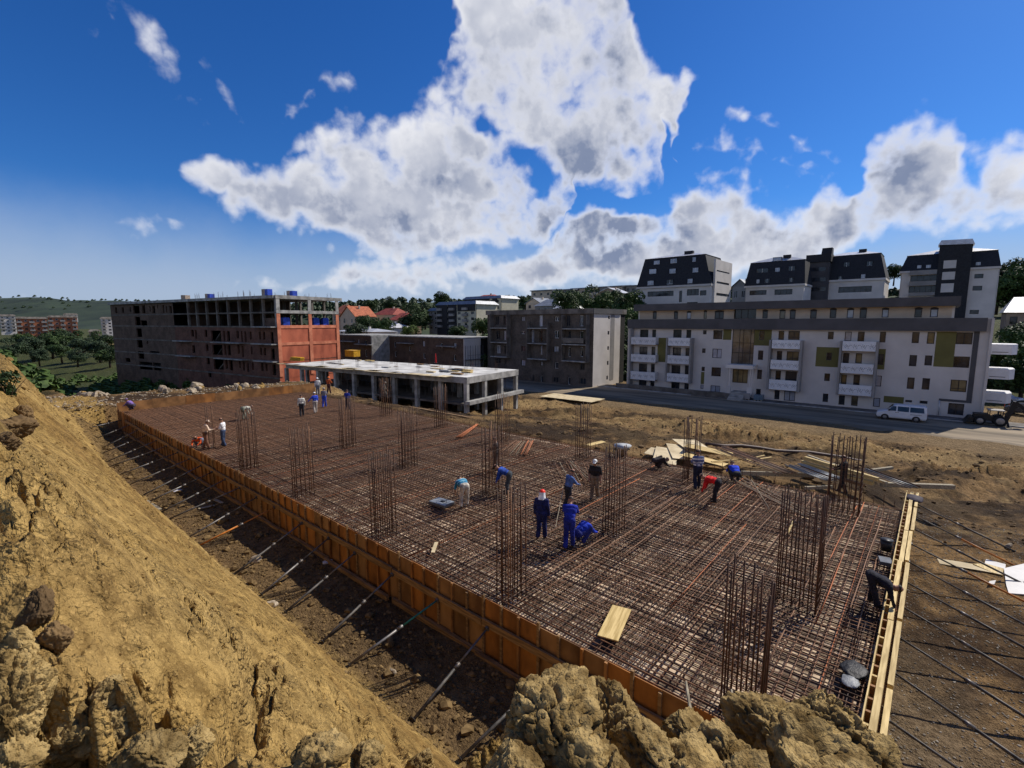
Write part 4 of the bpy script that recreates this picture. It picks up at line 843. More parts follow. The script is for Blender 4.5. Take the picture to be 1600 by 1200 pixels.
# ---------------------------------------------------------------- buildings
class Bld:
    """local x runs left to right along the front as seen, local -y faces the viewer"""
    def __init__(s, name, label, base, rz=-math.pi/2, cat='building', group=None):
        s.o = empty(name, base, rz, label, cat, group); s.b = np.array(base, float); s.rz = rz
        s.ux = np.array([math.cos(rz), math.sin(rz), 0]); s.uy = np.array([-math.sin(rz), math.cos(rz), 0]); s.wc = {}
    def L(s, px, py, y=0.):             # photo pixel -> (x, z) on the local plane y
        d = ray(px, py); t = (y-(CAM-s.b)@s.uy)/(d@s.uy); p = CAM+d*t-s.b; return p@s.ux, p[2]
    def Ls(s, px, py, x=0.):            # on the local side plane x -> (y, z)
        d = ray(px, py); t = (x-(CAM-s.b)@s.ux)/(d@s.ux); p = CAM+d*t-s.b; return p@s.uy, p[2]
    def rect(s, r, y=0.):
        (a, b), (c, d) = s.L((r[0]+r[2])/2, r[1], y), s.L((r[0]+r[2])/2, r[3], y)
        x0 = s.L(r[0], (r[1]+r[3])/2, y)[0]; x1 = s.L(r[2], (r[1]+r[3])/2, y)[0]; return x0, x1, min(b, d), max(b, d)
    def box(s, name, mt, x0, x1, y0, y1, z0, z1, par=None): m_ = MB(); m_.box(x0, x1, y0, y1, z0, z1); return m_.build(name, mt, par or s.o)
    def wall(s, name, mt, x0, x1, z0, z1, holes, y=0., t=.25, axis='x'):
        xs = sorted({x0, x1, *[min(max(h[0], x0), x1) for h in holes], *[min(max(h[1], x0), x1) for h in holes]}); zs = sorted({z0, z1, *[min(max(h[2], z0), z1) for h in holes], *[min(max(h[3], z0), z1) for h in holes]})
        m_ = MB()
        def pt(x, z, d): return (x, y+d, z) if axis == 'x' else (y-d, x, z)
        for a, b in zip(xs[:-1], xs[1:]):
            for c, d in zip(zs[:-1], zs[1:]):
                mx, mz = (a+b)/2, (c+d)/2
                if b-a < 1e-4 or d-c < 1e-4 or any(h[0] < mx < h[1] and h[2] < mz < h[3] for h in holes): continue
                m_.add([pt(a, c, 0), pt(b, c, 0), pt(b, d, 0), pt(a, d, 0)], [(0, 1, 2, 3)])
        for h in holes:
            a, b, c, d = max(h[0], x0), min(h[1], x1), max(h[2], z0), min(h[3], z1)
            m_.add([pt(a, c, 0), pt(b, c, 0), pt(b, d, 0), pt(a, d, 0), pt(a, c, t), pt(b, c, t), pt(b, d, t), pt(a, d, t)], [(0, 4, 5, 1), (1, 5, 6, 2), (2, 6, 7, 3), (3, 7, 4, 0)])
        return m_.build(name, mt, s.o)
    def win(s, h, y=0., fm=frame_dk, gm_=None, mull=None, dep=.12, transom=False, axis='x', name='window'):
        w, hh = h[1]-h[0], h[3]-h[2]; mull = mull if mull is not None else ([.5] if w > 1.1 else []); gm_ = gm_ or glass
        f = .085; m_ = MB()
        def bx(x0, x1, z0, z1, d0=0., d1=.06): m_.box(x0, x1, d0, d1, z0, z1) if axis == 'x' else m_.box(-d1, -d0, x0, x1, z0, z1)
        bx(0, w, 0, f); bx(0, w, hh-f, hh); bx(0, f, f, hh-f); bx(w-f, w, f, hh-f)
        for u in mull: bx(u*w-f*.5, u*w+f*.5, f, hh-f, .002, .058)
        if transom: bx(f, w-f, hh*.24, hh*.24+f, .004, .056)
        loc = (h[0], y+dep, h[2]) if axis == 'x' else (y-dep, h[0], h[2])
        o = m_.build(name, fm, s.o, loc=loc); p_ = MB()
        if axis == 'x': p_.add([(f*.5, .03, f*.5), (w-f*.5, .03, f*.5), (w-f*.5, .03, hh-f*.5), (f*.5, .03, hh-f*.5)], [(0, 1, 2, 3)])
        else: p_.add([(-.03, f*.5, f*.5), (-.03, w-f*.5, f*.5), (-.03, w-f*.5, hh-f*.5), (-.03, f*.5, hh-f*.5)], [(0, 1, 2, 3)])
        p_.build('pane', gm_, o); return o
Z5 = lambda r: (960+r[0]/5, 360+r[1]/5, 960+r[2]/5, 360+r[3]/5)
Z6 = lambda r: (960+r[0]/5, 480+r[1]/5, 960+r[2]/5, 480+r[3]/5)
Z7 = lambda r: (1260+r[0]/4.706, 360+r[1]/4.706, 1260+r[2]/4.706, 360+r[3]/4.706)
Z8 = lambda r: (1240+r[0]/4.444, 480+r[1]/4.444, 1240+r[2]/4.444, 480+r[3]/4.444)
Z4 = lambda r: (740+r[0]/5.333, 430+r[1]/5.333, 740+r[2]/5.333, 430+r[3]/5.333)
# --- white flats across the road
FX = 82.0
yL, yR = XP(979, 603, FX)[1], XP(1531, 652, FX)[1]
wb = Bld('apartment_block', 'long white apartment block with olive patches and white balconies across the road', (FX, yL, RZ+.1))
Lw = yL-yR; DEP = 13.0
zmid0, zmid1 = wb.L(1250, 515.5)[1], wb.L(1250, 499.5)[1]; ztop0, ztop1 = wb.L(1250, 482.0, 1.4)[1], wb.L(1250, 469.5, 1.0)[1]
wins = []
rows6 = [[(200, 175, 265, 235), (295, 175, 325, 235), (460, 175, 525, 238), (562, 177, 600, 240), (692, 180, 720, 212), (772, 180, 845, 250), (1132, 185, 1172, 255), (1282, 185, 1326, 255), (1358, 185, 1448, 255)],
 [(195, 308, 258, 370), (290, 310, 320, 375), (455, 315, 520, 380), (555, 320, 588, 382), (685, 322, 712, 358), (765, 325, 838, 398), (1122, 338, 1162, 412), (1268, 342, 1310, 415), (1345, 345, 1440, 420)],
 [(190, 440, 255, 505), (285, 442, 315, 508), (445, 452, 515, 520), (550, 455, 582, 525), (680, 465, 706, 500), (758, 470, 832, 540), (1115, 488, 1152, 562), (1258, 495, 1300, 572), (1335, 500, 1425, 578)],
 [(190, 570, 250, 635), (280, 575, 312, 640), (443, 585, 508, 655), (545, 595, 580, 660), (672, 605, 696, 638), (750, 612, 825, 680), (1105, 638, 1142, 710), (1250, 648, 1290, 720), (1325, 655, 1412, 732)]]
rows8 = [[(238, 170, 278, 223), (355, 170, 402, 235), (445, 170, 492, 237), (598, 170, 640, 245), (822, 173, 872, 250), (927, 173, 980, 255), (1128, 175, 1243, 258)],
 [(228, 315, 265, 368), (342, 318, 385, 388), (430, 320, 475, 390), (583, 325, 625, 400), (803, 332, 855, 410), (910, 335, 962, 405), (1108, 342, 1222, 420)],
 [(213, 460, 252, 513), (328, 467, 368, 538), (415, 470, 460, 543), (565, 475, 610, 550), (788, 488, 838, 568), (892, 493, 945, 573), (1088, 505, 1202, 588)],
 [(202, 600, 240, 658), (313, 612, 355, 678), (400, 618, 446, 685), (552, 630, 600, 692), (775, 645, 822, 660), (875, 650, 930, 670), (1072, 668, 1182, 748)]]
for r0 in range(4):
    for r in rows6[r0]: wins.append((wb.rect(Z6(r)), r0))
    for r in rows8[r0]: wins.append((wb.rect(Z8(r)), r0))
door = wb.rect(Z6((922, 486, 1042, 592))); stair = wb.rect(Z6((918, 166, 1090, 452)))
holes = [w for w, _ in wins]+[door, stair]
wb.wall('wall', white_w, 0, Lw, -1.2, zmid1, holes, 0, .2)
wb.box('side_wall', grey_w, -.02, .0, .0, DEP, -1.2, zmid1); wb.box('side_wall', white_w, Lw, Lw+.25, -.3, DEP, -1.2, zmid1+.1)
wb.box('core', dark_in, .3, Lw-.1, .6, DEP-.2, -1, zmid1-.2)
wb.box('roof', conc_dk, 0, Lw, .3, DEP, zmid1-.15, zmid1)
for (h, r0) in wins:
    w = h[1]-h[0]; gm_ = rnd.choices([glass, glass_y, glass_p], (8, 1.6, 1.0))[0]
    wb.win(h, 0, frame_dk, gm_, None, .1, transom=(w < 1.1 and rnd.random() < .4) or w > 1.5)
wb.win(door, 0, frame_dk, glass_y, [.33, .66], .18, name='entrance_door')
wb.win(stair, 0, frame_dk, M('stair_glass', (.07, .06, .05), .08, .4, .5, spec=.8, c2=(.16, .145, .125)), [.33, .5, .83], .1, name='stair_glazing')
for zz in (.33, .6): wb.box('stair_transom', frame_dk, stair[0], stair[1], .06, .14, stair[2]+(stair[3]-stair[2])*zz, stair[2]+(stair[3]-stair[2])*zz+.07)
# slate bands, upper storey
wb.box('cornice', dgrey_w, .1, Lw-.35, -.55, 0.004-.01, zmid0, zmid1+.15)
US = 1.2
uw = [wb.rect(Z5(r), US) for r in [(300, 640, 330, 692), (465, 640, 497, 692), (565, 640, 600, 692), (697, 635, 722, 690), (783, 635, 855, 692), (1157, 630, 1198, 688), (1290, 628, 1335, 690), (1370, 628, 1415, 690), (1530, 628, 1580, 688)]]
uw += [wb.rect(Z7(r), US) for r in [(172, 582, 220, 645), (298, 582, 348, 645), (392, 580, 443, 645), (555, 580, 605, 640), (795, 578, 850, 640), (910, 578, 968, 638)]]
log = wb.rect(Z5((935, 612, 1108, 690)), US)
wb.wall('upper_wall', offw, 1.6, Lw-3.6, zmid1, ztop0+.3, uw+[log], US, .15)
wb.box('upper_core', dark_in, 1.8, Lw-3.8, US+.9, DEP-1, zmid1, ztop0+.2)
for h in uw: wb.win(h, US, frame_dk, rnd.choice([glass, glass, glass_y, glass_p]), None, .06)
for h in uw:                                          # segmental heads over the windows
    m_ = MB(); n = 8; c_ = (h[0]+h[1])/2; w_ = (h[1]-h[0])/2
    pts = [(c_-w_-.05, h[3]-.02)]+[(c_-(w_+.05)*math.cos(math.pi*i/n), h[3]+.24*math.sin(math.pi*i/n)) for i in range(n+1)]
    m_.prof(pts[1:], US-.03, US+.005); m_.build('arched_head', frame_dk, wb.o)
wb.win(log, US, frame_dk, glass, [.3, .6], .4, name='loggia')
wb.box('upper_cornice', dgrey_w, .9, Lw-2.9, US-1.1, DEP-1, ztop0, ztop1)
wb.box('upper_side_wall', white_w, 1.35, 1.6, US, DEP-1, zmid1, ztop0); wb.box('upper_side_wall', white_w, Lw-3.6, Lw-3.35, US, DEP-1, zmid1, ztop0)
# olive fields, pipes
for r in [Z6((337, 239, 414, 428)), Z6((850, 165, 914, 255)), Z6((1094, 172, 1228, 300)), Z6((676, 506, 702, 600)), Z8((155, 278, 334, 415)), Z8((580, 290, 635, 432)), Z8((982, 170, 1120, 415)), Z8((625, 620, 765, 665))]:
    h = wb.rect(r); hs_ = [w for w, _ in wins if w[0] < h[1] and w[1] > h[0] and w[2] < h[3] and w[3] > h[2]]
    wb.wall('olive_panel', green_w, h[0], h[1], h[2], h[3], [w for w in hs_ if w[0] > h[0]-.3 and w[1] < h[1]+.3], -.012, .012)
xa, za = wb.L(1529, 514); xb, zb_ = wb.L(1517.5, 627); xc, zc = wb.L(1467, 624)
m_ = MB(); m_.box(xa-.35, xa+.15, -.05, -.012, zb_-.25, za); m_.box(xc, xa-.35, -.05, -.012, zb_-.25, zb_+.05); m_.build('slate_strip', dgrey_w, wb.o)
m_ = MB(); m_.tube([(xc+.1, -.1, zb_-.2), (xc+.1, -.1, .1)], .06, 8); m_.build('downpipe', zinc, wb.o, True)
# balconies with patterned white parapets
balc = [[Z6(r) for r in ((130, 235, 322, 292), (420, 240, 590, 302), (1230, 258, 1450, 325))]+[Z8((338, 238, 572, 305))], [Z6(r) for r in ((128, 370, 320, 428), (413, 378, 582, 443), (1218, 415, 1440, 488))]+[Z8((325, 393, 555, 462))], [Z6(r) for r in ((125, 505, 316, 568), (408, 520, 576, 585), (1205, 570, 1425, 648))]+[Z8((312, 540, 542, 612))]]
BP = -1.25
par_m = M('white_parapet', (.70, .70, .71), .8, .06, 2)
fins = {}
for fl in balc:
    for bi, r in enumerate(fl):
        h = wb.rect(r, BP); zz0, zz1 = h[2], h[3]
        bo = wb.box('balcony', grey_w, h[0], h[1], BP+.1, -.01, zz0-.02, zz0+.14)
        m_ = MB(); m_.box(h[0], h[1], BP, BP+.09, zz0, zz1); m_.box(h[0], h[0]+.08, BP+.09, -.01, zz0+.14, zz1); m_.box(h[1]-.08, h[1], BP+.09, -.01, zz0+.14, zz1); m_.build('parapet', par_m, bo)
        m_ = MB(); nn_ = 4                                # cut-out leaf pattern
        for k in range(nn_):
            cx_ = h[0]+(h[1]-h[0])*(k+.55)/nn_; cz_ = (zz0+zz1)/2
            for a in range(11):
                t0 = a*2.399; q0 = .06+.034*a; x0, z0 = cx_+q0*1.15*math.cos(t0), cz_+q0*.8*math.sin(t0); l_ = .085+.02*(a % 3); w_ = .034
                c_, s_ = math.cos(t0+.8), math.sin(t0+.8)
                m_.add([(x0-l_*c_, BP-.004, z0-l_*s_), (x0+w_*s_, BP-.004, z0-w_*c_), (x0+l_*c_, BP-.004, z0+l_*s_), (x0-w_*s_, BP-.004, z0+w_*c_)], [(0, 1, 2, 3)])
        m_.build('leaf_pattern', dgrey_w, bo)
        fins.setdefault(bi, []).append(h)
for bi, hs_ in fins.items():
    zz0 = min(h[2] for h in hs_); zz1 = max(h[3] for h in hs_); xr_ = max(h[1] for h in hs_)+.02; xl_ = min(h[0] for h in hs_)-.3
    if bi: wb.box('balcony_fin', grey_w, xr_, xr_+.25, BP-.1, -.01, zz0-.1, zz1)
    wb.box('balcony_fin', grey_w, xl_, xl_+.25, BP-.1, -.01, zz0-.1 if bi else -1, zz1 if bi else zmid0)
# entrance porch
cn = wb.rect(Z6((870, 452, 1085, 480)), -2.2)
po = wb.box('porch_roof', white_w, cn[0], cn[1], -2.3, -.01, cn[2], cn[3])
for xx in (cn[0]+.25, cn[0]+.55, cn[1]-.45, cn[1]-.15): wb.box('porch_post', white_w, xx, xx+.12, -2.1, -1.98, .9, cn[2])
for xx in (cn[0]+.2, cn[1]-.75): wb.box('porch_wall', white_w, xx, xx+.62, -2.13, -1.95, .5, 1.9)
for k in range(6): wb.box('step', conc, cn[0]+.9, cn[1]-1.0, -2.0-.33*k, -1.67-.33*k if k else -.02, -1.2, 1.05-.18*k)
# end balconies at the right
for zz in [wb.L(1550, y, 3)[1] for y in (553, 591, 628)]:
    m_ = MB(); m_.prism([(Lw+.25, 2.0), (Lw+2.2, 2.0), (Lw+2.75, 3.2), (Lw+2.75, 6), (Lw+.25, 6)], zz, zz+1.25); b_ = m_.build('balcony', par_m, wb.o)
    wb.box('rail_slot', dgrey_w, Lw+.5, Lw+1.9, 1.985, 1.999, zz+.25, zz+.32, b_)
lwl = empty('low_wall', (79.75, yL+1, RZ), 0, 'low dark retaining wall in front of the left half of the white flats', 'wall')
for k in range(9): m_ = MB(); m_.box(0, .3, -2.4*k-2.38, -2.4*k, -.3, .85+.03*(k % 2)); m_.build('wall_block', conc_dk, lwl)
# plinth clutter
for k in range(3): slab('paver_stack', ['stack of pavers at the kerb left of the entrance steps', 'second stack of pavers along the white block', 'stack of pavers near the left end of the white block'][k], 'pavers', 0, 0, 1.2, 1.0, .6, .1*k, conc, at=(80.6, yL-(15, 12.2, 5)[k], RZ+.12), group='paver stacks')
for k, (yy, lab) in enumerate(((yL-21.4, 'grey plastic wrapped pallet right of the entrance steps'), (yL-23.2, 'bluish wrapped pallet next to the grey one'))):
    r_ = empty('wrapped_pallet', (80.2, yy, RZ+.12), .05, lab, 'pallet', 'pallets by the entrance')
    for j in range(3): m_ = MB(); m_.box(-.55, .55, -.55+.45*j, -.35+.45*j, 0, .12); m_.build('runner', wood_g, r_)
    m_ = MB(); m_.box(-.6, .6, -.6, .6, .12, 1.0-.15*k); m_.build('load', (grey_w, M('bluish_wrap', (.10, .15, .19), .4, .2, 2))[k], r_)
# --- grey brick block with white end wall
GX = 77.5
ya, yb = XP(763, 590, GX)[1], XP(925.5, 600, GX)[1]
gb = Bld('brick_block', 'five storey grey brick block with unfinished balconies and a white end wall', (GX, ya, -4.9))
Lg = ya-yb; zt = gb.L(850, 491)[1]; zp = gb.L(850, 483.5)[1]
gh = [gb.rect(Z4(r)) for r in [(180, 340, 212, 415), (250, 340, 268, 415), (395, 345, 428, 382), (675, 345, 712, 382), (545, 335, 575, 425), (770, 330, 805, 425), (880, 335, 915, 425), (185, 462, 222, 540), (250, 465, 270, 540), (395, 465, 425, 490), (480, 455, 505, 560), (548, 460, 575, 560), (672, 462, 712, 525), (785, 465, 812, 530), (885, 465, 915, 535), (190, 585, 225, 650), (258, 590, 272, 655), (395, 588, 430, 635), (555, 590, 572, 660), (665, 590, 708, 640), (788, 600, 808, 680), (888, 600, 912, 680), (180, 692, 225, 738), (258, 700, 272, 745), (395, 705, 430, 755), (555, 720, 575, 755), (675, 725, 706, 778), (885, 735, 925, 792), (492, 830, 505, 880), (555, 838, 580, 895), (658, 848, 705, 895), (785, 850, 806, 912), (882, 858, 935, 910)]]
gb.wall('wall', brick_gr, 0, Lg, -2, zt, gh, 0, .3)
gb.box('core', dark_in, .2, Lg-.1, .9, 12, -2, zt-.1)
for h in gh: gb.win(h, 0, conc_dk if rnd.random() < .6 else frame_w, glass if rnd.random() < .75 else glass_p, [.5] if h[1]-h[0] > .9 else [], .22)
gb.box('cornice', conc_dk, -.3, Lg+.1, -.4, 12.3, zt, zp)
gb.box('side_wall', brick_gr, -.15, 0, 0, 12, -2, zt)
# white end wall with small windows and a grey stripe
ye = gb.Ls(967.5, 560, Lg)[0]
eh = []
for r in [(1120, 340, 1128, 365), (1115, 465, 1124, 495), (1113, 592, 1121, 622), (1110, 715, 1117, 748), (1105, 838, 1112, 870)]:
    p_ = Z4(r); a, z1_ = gb.Ls(p_[0], p_[1], Lg); b_, z0_ = gb.Ls(p_[2], p_[3], Lg); eh.append((min(a, b_), max(a, b_)+.25, z0_, z1_))
gb.wall('end_wall', white_w, 0, ye, -2, zt, eh, Lg+.05, .2, 'y')
for h in eh: gb.win(h, Lg+.05, frame_dk, glass, [], .1, axis='y')
sa, sb = gb.Ls(954, 500, Lg)[0], gb.Ls(960, 500, Lg)[0]
gb.box('grey_stripe', grey_w, Lg+.055, Lg+.075, sa, sb, 1.2, zt-.05)
gb.box('end_cornice', dgrey_w, Lg+.1, Lg+.3, -.4, ye+.2, zt, zp)
# balcony frames
for (bx0, by0, bx1, by1, fls) in [(138, 320, 275, 680, (440, 560, 680)), (445, 395, 610, 700, (442, 570, 700)), (735, 330, 935, 720, (447, 578, 718))]:
    a, b_, z0_, z1_ = gb.rect(Z4((bx0, by0, bx1, by1)), -1.2)
    for fy in fls:
        zz = gb.L(*Z4(((bx0+bx1)/2, fy, 0, 0))[:2], -1.2)[1]; gb.box('balcony_slab', conc, a, b_, -1.25, -.01, zz-.12, zz+.06)
    for xx in (a-.12, b_): gb.box('balcony_fin', conc_dk, xx, xx+.14, -1.25, -.01, z0_, z1_ if bx0 != 445 else z1_)
zz = gb.L(*Z4((825, 545, 0, 0))[:2], -1.2)[1]; a, b_, _, _ = gb.rect(Z4((740, 500, 915, 570)), -1.2); gb.box('balcony_parapet', conc_dk, a, b_, -1.24, -1.12, zz-.45, zz+.5)
# --- unfinished block at the left: concrete frame, block infill, red end bay
UR = -math.pi/2+R(10.5)
C0u = D(433, 520, 88.0)
ub = Bld('unfinished_block', 'unfinished six storey concrete frame block with a red end wall', (C0u[0], C0u[1], -6.6), UR)
# local origin at the right front corner; the front runs to negative x
xl = ub.L(176, 520)[0]
FLZ = [ub.L(430, y)[1] for y in (590, 564, 537, 510, 487, 463.5)]
zr = ub.L(431, 461)[1]
dpt = ub.Ls(529, 500, 0)[0]
xm = ub.L(293, 500)[0]                                   # open frame to the right of this
for i, z in enumerate(FLZ):
    ub.box('floor_slab', conc_dk if i < 5 else conc, xl if i < 5 else xl, 0, .02 if i < 5 else -.5, dpt, z-.26, z if i < 5 else zr)
nb2 = 8; cw = (0-xm)/nb2
for fi in (3, 4):
    for k in range(nb2+1):
        x = xm+cw*k
        for yy in (.03, dpt*.5, dpt-.4):
            ub.box('column', conc if k == nb2 else conc_dk, x-.42 if k else x, x-.02 if k else x+.4, yy, yy+.4, FLZ[fi], FLZ[fi+1]-.26)
    ub.box('partition', brick_dk, xm, -cw*2.2, dpt*.62, dpt*.62+.2, FLZ[fi], FLZ[fi+1]-.3)
    ub.box('partition', brick_dk, xm-.2, xm, .1, dpt-.2, FLZ[fi], FLZ[fi+1]-.3)
ub.box('sill_wall', brick_dk, -cw*1.0, -.45, .3, .5, FLZ[3], FLZ[3]+1.5)
def band(x0, x1, z0, z1, rects, name, mt):
    hs_ = [ub.rect(r) for r in rects]; hs_ = [h for h in hs_ if h[1] > x0 and h[0] < x1]; ub.wall(name, mt, x0, x1, z0, z1, hs_, .05, .3); return hs_
ZU = lambda r: (290+r[0]/6.313, 450+r[1]/6.316, 290+r[2]/6.313, 450+r[3]/6.316)
ZV = lambda r: (170+r[0]/8, 450+r[1]/8, 170+r[2]/8, 450+r[3]/8)
hr = [(183, 415, 210, 483), (250, 420, 348, 525), (370, 425, 388, 525), (405, 425, 435, 528), (498, 425, 522, 497), (545, 425, 560, 532), (578, 430, 598, 535), (630, 430, 648, 508), (722, 432, 740, 508), (760, 432, 782, 510), (835, 435, 865, 550), (50, 412, 78, 480), (90, 415, 108, 500), (197, 556, 222, 622), (262, 560, 360, 660), (380, 562, 398, 660), (412, 565, 442, 665), (510, 560, 530, 648), (552, 570, 570, 680), (640, 580, 658, 655), (730, 588, 750, 660), (768, 590, 790, 665), (840, 598, 876, 708), (62, 565, 90, 640), (205, 690, 235, 752), (275, 700, 370, 805), (390, 702, 412, 800), (430, 705, 462, 812), (525, 722, 542, 790), (562, 735, 582, 815), (602, 740, 622, 830), (652, 735, 670, 808), (742, 742, 765, 820), (785, 748, 805, 820), (855, 755, 888, 860), (220, 820, 250, 880)]
band(xm-cw*1.5, 0, -2, FLZ[3]-.26, [ZU(r) for r in hr], 'infill_wall', brick_rd)
for z in FLZ[:3]: ub.box('slab_edge', conc_dk, xm, 0, -.03, .045, z-.26, z)
hl = [(325, 360, 390, 470), (390, 405, 475, 470), (345, 505, 410, 612), (350, 648, 418, 745), (470, 662, 490, 700), (365, 790, 435, 885), (510, 790, 630, 830), (205, 875, 265, 925), (380, 925, 540, 1020), (550, 935, 650, 1030), (160, 240, 185, 312), (255, 240, 275, 300), (415, 215, 450, 315), (505, 225, 520, 300), (540, 225, 575, 315), (600, 210, 615, 255), (670, 210, 690, 315), (710, 225, 725, 310), (755, 225, 785, 315), (300, 215, 380, 318), (75, 240, 100, 312)]
band(xl, xm-cw*1.5, -2, FLZ[5]-.3, [ZV(r) for r in hl], 'infill_wall', brick_dk)
ub.box('dark_backing', dark_in, xl+.2, -.3, dpt*.45, dpt*.45+.2, -2, FLZ[3]-.3); ub.box('dark_backing', dark_in, xl+.2, xm-.4, dpt*.45, dpt*.45+.2, FLZ[3], FLZ[5]-.3)  # near-black sheets added so the inside reads as shade through the openings
ub.box('rear_wall', brick_dk, xl, -.3, dpt-.3, dpt-.05, -2, FLZ[3]-.3); ub.box('rear_wall', brick_dk, xl, xm-.3, dpt-.3, dpt-.05, FLZ[3], FLZ[5]-.3); ub.box('side_wall', brick_dk, xl+.0, xl+.2, .4, dpt-.35, -2, FLZ[5]-.3)
for z, px0, px1 in [(FLZ[2], 393, 431), (FLZ[1], 395, 432), (FLZ[3], 395, 431), (FLZ[2], 330, 375), (FLZ[1], 333, 378), (FLZ[2], 271, 293), (FLZ[1], 273, 297)]:
    a = ub.L(px0, 540, -1)[0]; b_ = ub.L(px1, 540, -1)[0]; ub.box('balcony_slab', conc, a, min(b_, -.05), -1.2, -.035, z-.2, z-.02)
for px, y0, y1 in [(343, 520, 533), (345, 545, 557), (348, 568, 578)]:        # stair flights in the open bay
    a, z0_ = ub.L(px-4, y1, 1.5); b_, z1_ = ub.L(px+4, y0, 1.5); m_ = MB(); m_.bar((a, 1.6, z0_), (b_, 1.6, z1_), 1.0, .2); m_.build('stair_flight', conc_dk, ub.o)
# red end wall on the local plane x = 0
zz = [ub.Ls(480, y, 0)[1] for y in (562, 537, 513, 491.5, 487, 466)]
ub.wall('end_wall', redp, .05, dpt, -2, FLZ[3]+.1, [], .0, .2, 'y')
for k in range(3):
    y_ = (.0, dpt*.48, dpt-.75)[k]
    ub.box('end_column', redc, .012, .13, y_+.02, y_+.72, FLZ[0]+.2, FLZ[4]-.3)
    ub.box('end_column', conc, .008, .16, y_+.02, y_+.72, FLZ[4]-.3, FLZ[5]-.28)
for z in (FLZ[2], FLZ[3]): ub.box('end_beam', redc, .004, .10, .75, dpt-.8, z-.35, z+.2)
ub.box('end_beam', conc, .006, .18, -.02, dpt, FLZ[4]-.25, FLZ[4]+.3); ub.box('end_beam', conc, .006, .2, -.05, dpt+.9, FLZ[5]-.3, zr+.05)
for k, (yy, w_) in enumerate(((2.6, 1.3), (9.2, 1.0), (11.4, 1.1))):
    tag(link('block_pallet', (lambda m_: m_.mesh('block_pallet', bluep))(MB().box(-.6, .6, -w_/2, w_/2, 0, 1.5).box(-.5, .5, -w_/2+.05, w_/2-.05, 1.51, 1.62)), None, C0u+ub.ux*(-1.3)+ub.uy*yy+np.array([0, 0, ub.b[2]+FLZ[3]-C0u[2]])), ['blue wrapped block pallet inside the open red bay, left one', 'blue wrapped block pallet inside the open red bay, middle one', 'blue wrapped block pallet inside the open red bay, right one'][k], 'pallet', 'blue pallets in the unfinished block')
for k, (px, py) in enumerate(((290, 466), (328, 465), (420.5, 460.5), (450, 461))):
    xx, _ = ub.L(px, py, 2.0); yy = (2.0, 2.0, 1.6, 4.5)[k]
    if k == 3: xx = -1.5
    w = ub.b+ub.ux*xx+ub.uy*yy+np.array([0, 0, zr]); r_ = empty('block_pallet', w, UR, ['brown block stack on the roof of the unfinished block, leftmost', 'blue and brown block stack on the roof, second from the left', 'tallest blue wrapped block stack on the roof near the corner', 'blue wrapped block stack on the roof, rightmost'][k], 'pallet', 'block stacks on the unfinished roof')
    m_ = MB(); m_.box(-.9, .05, -.5, .5, 0, 1.3 if k == 2 else 1.05); m_.build('blocks', aac, r_)
    m_ = MB(); m_.box(.06, .9, -.5, .5, 0, 1.28 if k == 2 else 1.0); m_.build('blocks', bluep if k else aac, r_)
ro = MB()
for k in range(26):
    xx, yy = rnd.uniform(xm, -.3), rnd.choice([.4, dpt*.5, dpt-.5]); 
    for j in range(4): ro.tube([(xx+.1*j, yy, zr), (xx+.1*j+rnd.uniform(-.03, .03), yy, zr+rnd.uniform(.7, 1.3))], .012, 4)
ro.build('roof_starter_bars', rust_dk, ub.o)
# --- one storey concrete deck in front of it
DZ = .75
c1 = G(729, 590, DZ); c2 = G(817, 578, DZ); c3 = G(432, 567.5, DZ); c4 = G(530, 556, DZ)
DR = -math.pi/2+math.atan2(c1[0]-c3[0], c3[1]-c1[1])
dk_ = Bld('concrete_deck', 'low concrete deck with bare columns and a pale slab, next to the red end wall', (c1[0], c1[1], DZ), DR)
Ld = float(np.hypot(*(c3-c1)[:2]))-2.5; Dd = float((c2-c1)@dk_.uy)
sl_ = dk_.box('deck_slab', conc_w, -Ld, 0, 0, Dd, -.25, 0)
nc = 9
for k in range(nc+1):
    x = -Ld*k/nc
    for j in range(4):
        y_ = .05+(Dd-.6)*j/3
        dk_.box('column', conc, x-.5 if k else -.52, x-.02, y_, y_+.5, -6.5, -.72)
for j in range(4): dk_.box('beam', conc, -Ld, -.02, .06+(Dd-.6)*j/3, .46+(Dd-.6)*j/3, -.72, -.251)
for k in range(nc+1): dk_.box('cross_beam', conc, -Ld*k/nc-.46, -Ld*k/nc-.06, .47, Dd-.1, -.70, -.252)
dk_.box('front_fascia', conc, -Ld*.33, 0, -.02, .05, -.75, .02); dk_.box('end_fascia', conc, -.04, .03, .06, Dd, -.8, .02)
dk_.box('back_wall', conc_dk, -Ld, -2, Dd*.8, Dd*.8+.2, -6.5, -.73)
dk_.box('lower_slab', conc, -.1, .6, -.2, Dd+.6, -3.4, -2.95); dk_.box('lower_floor', conc_dk, -Ld, -.2, .3, Dd-.3, -3.6, -3.35)
pr = MB()
for k in range(70): xx, yy = -rnd.uniform(.5, Ld*.7), rnd.uniform(.8, Dd-1); pr.tube([(xx, yy, -3.35), (xx, yy, -.72)], .035, 5)
o = pr.build('shoring_props', tubdk, dk_.o); o['kind'] = 'stuff'
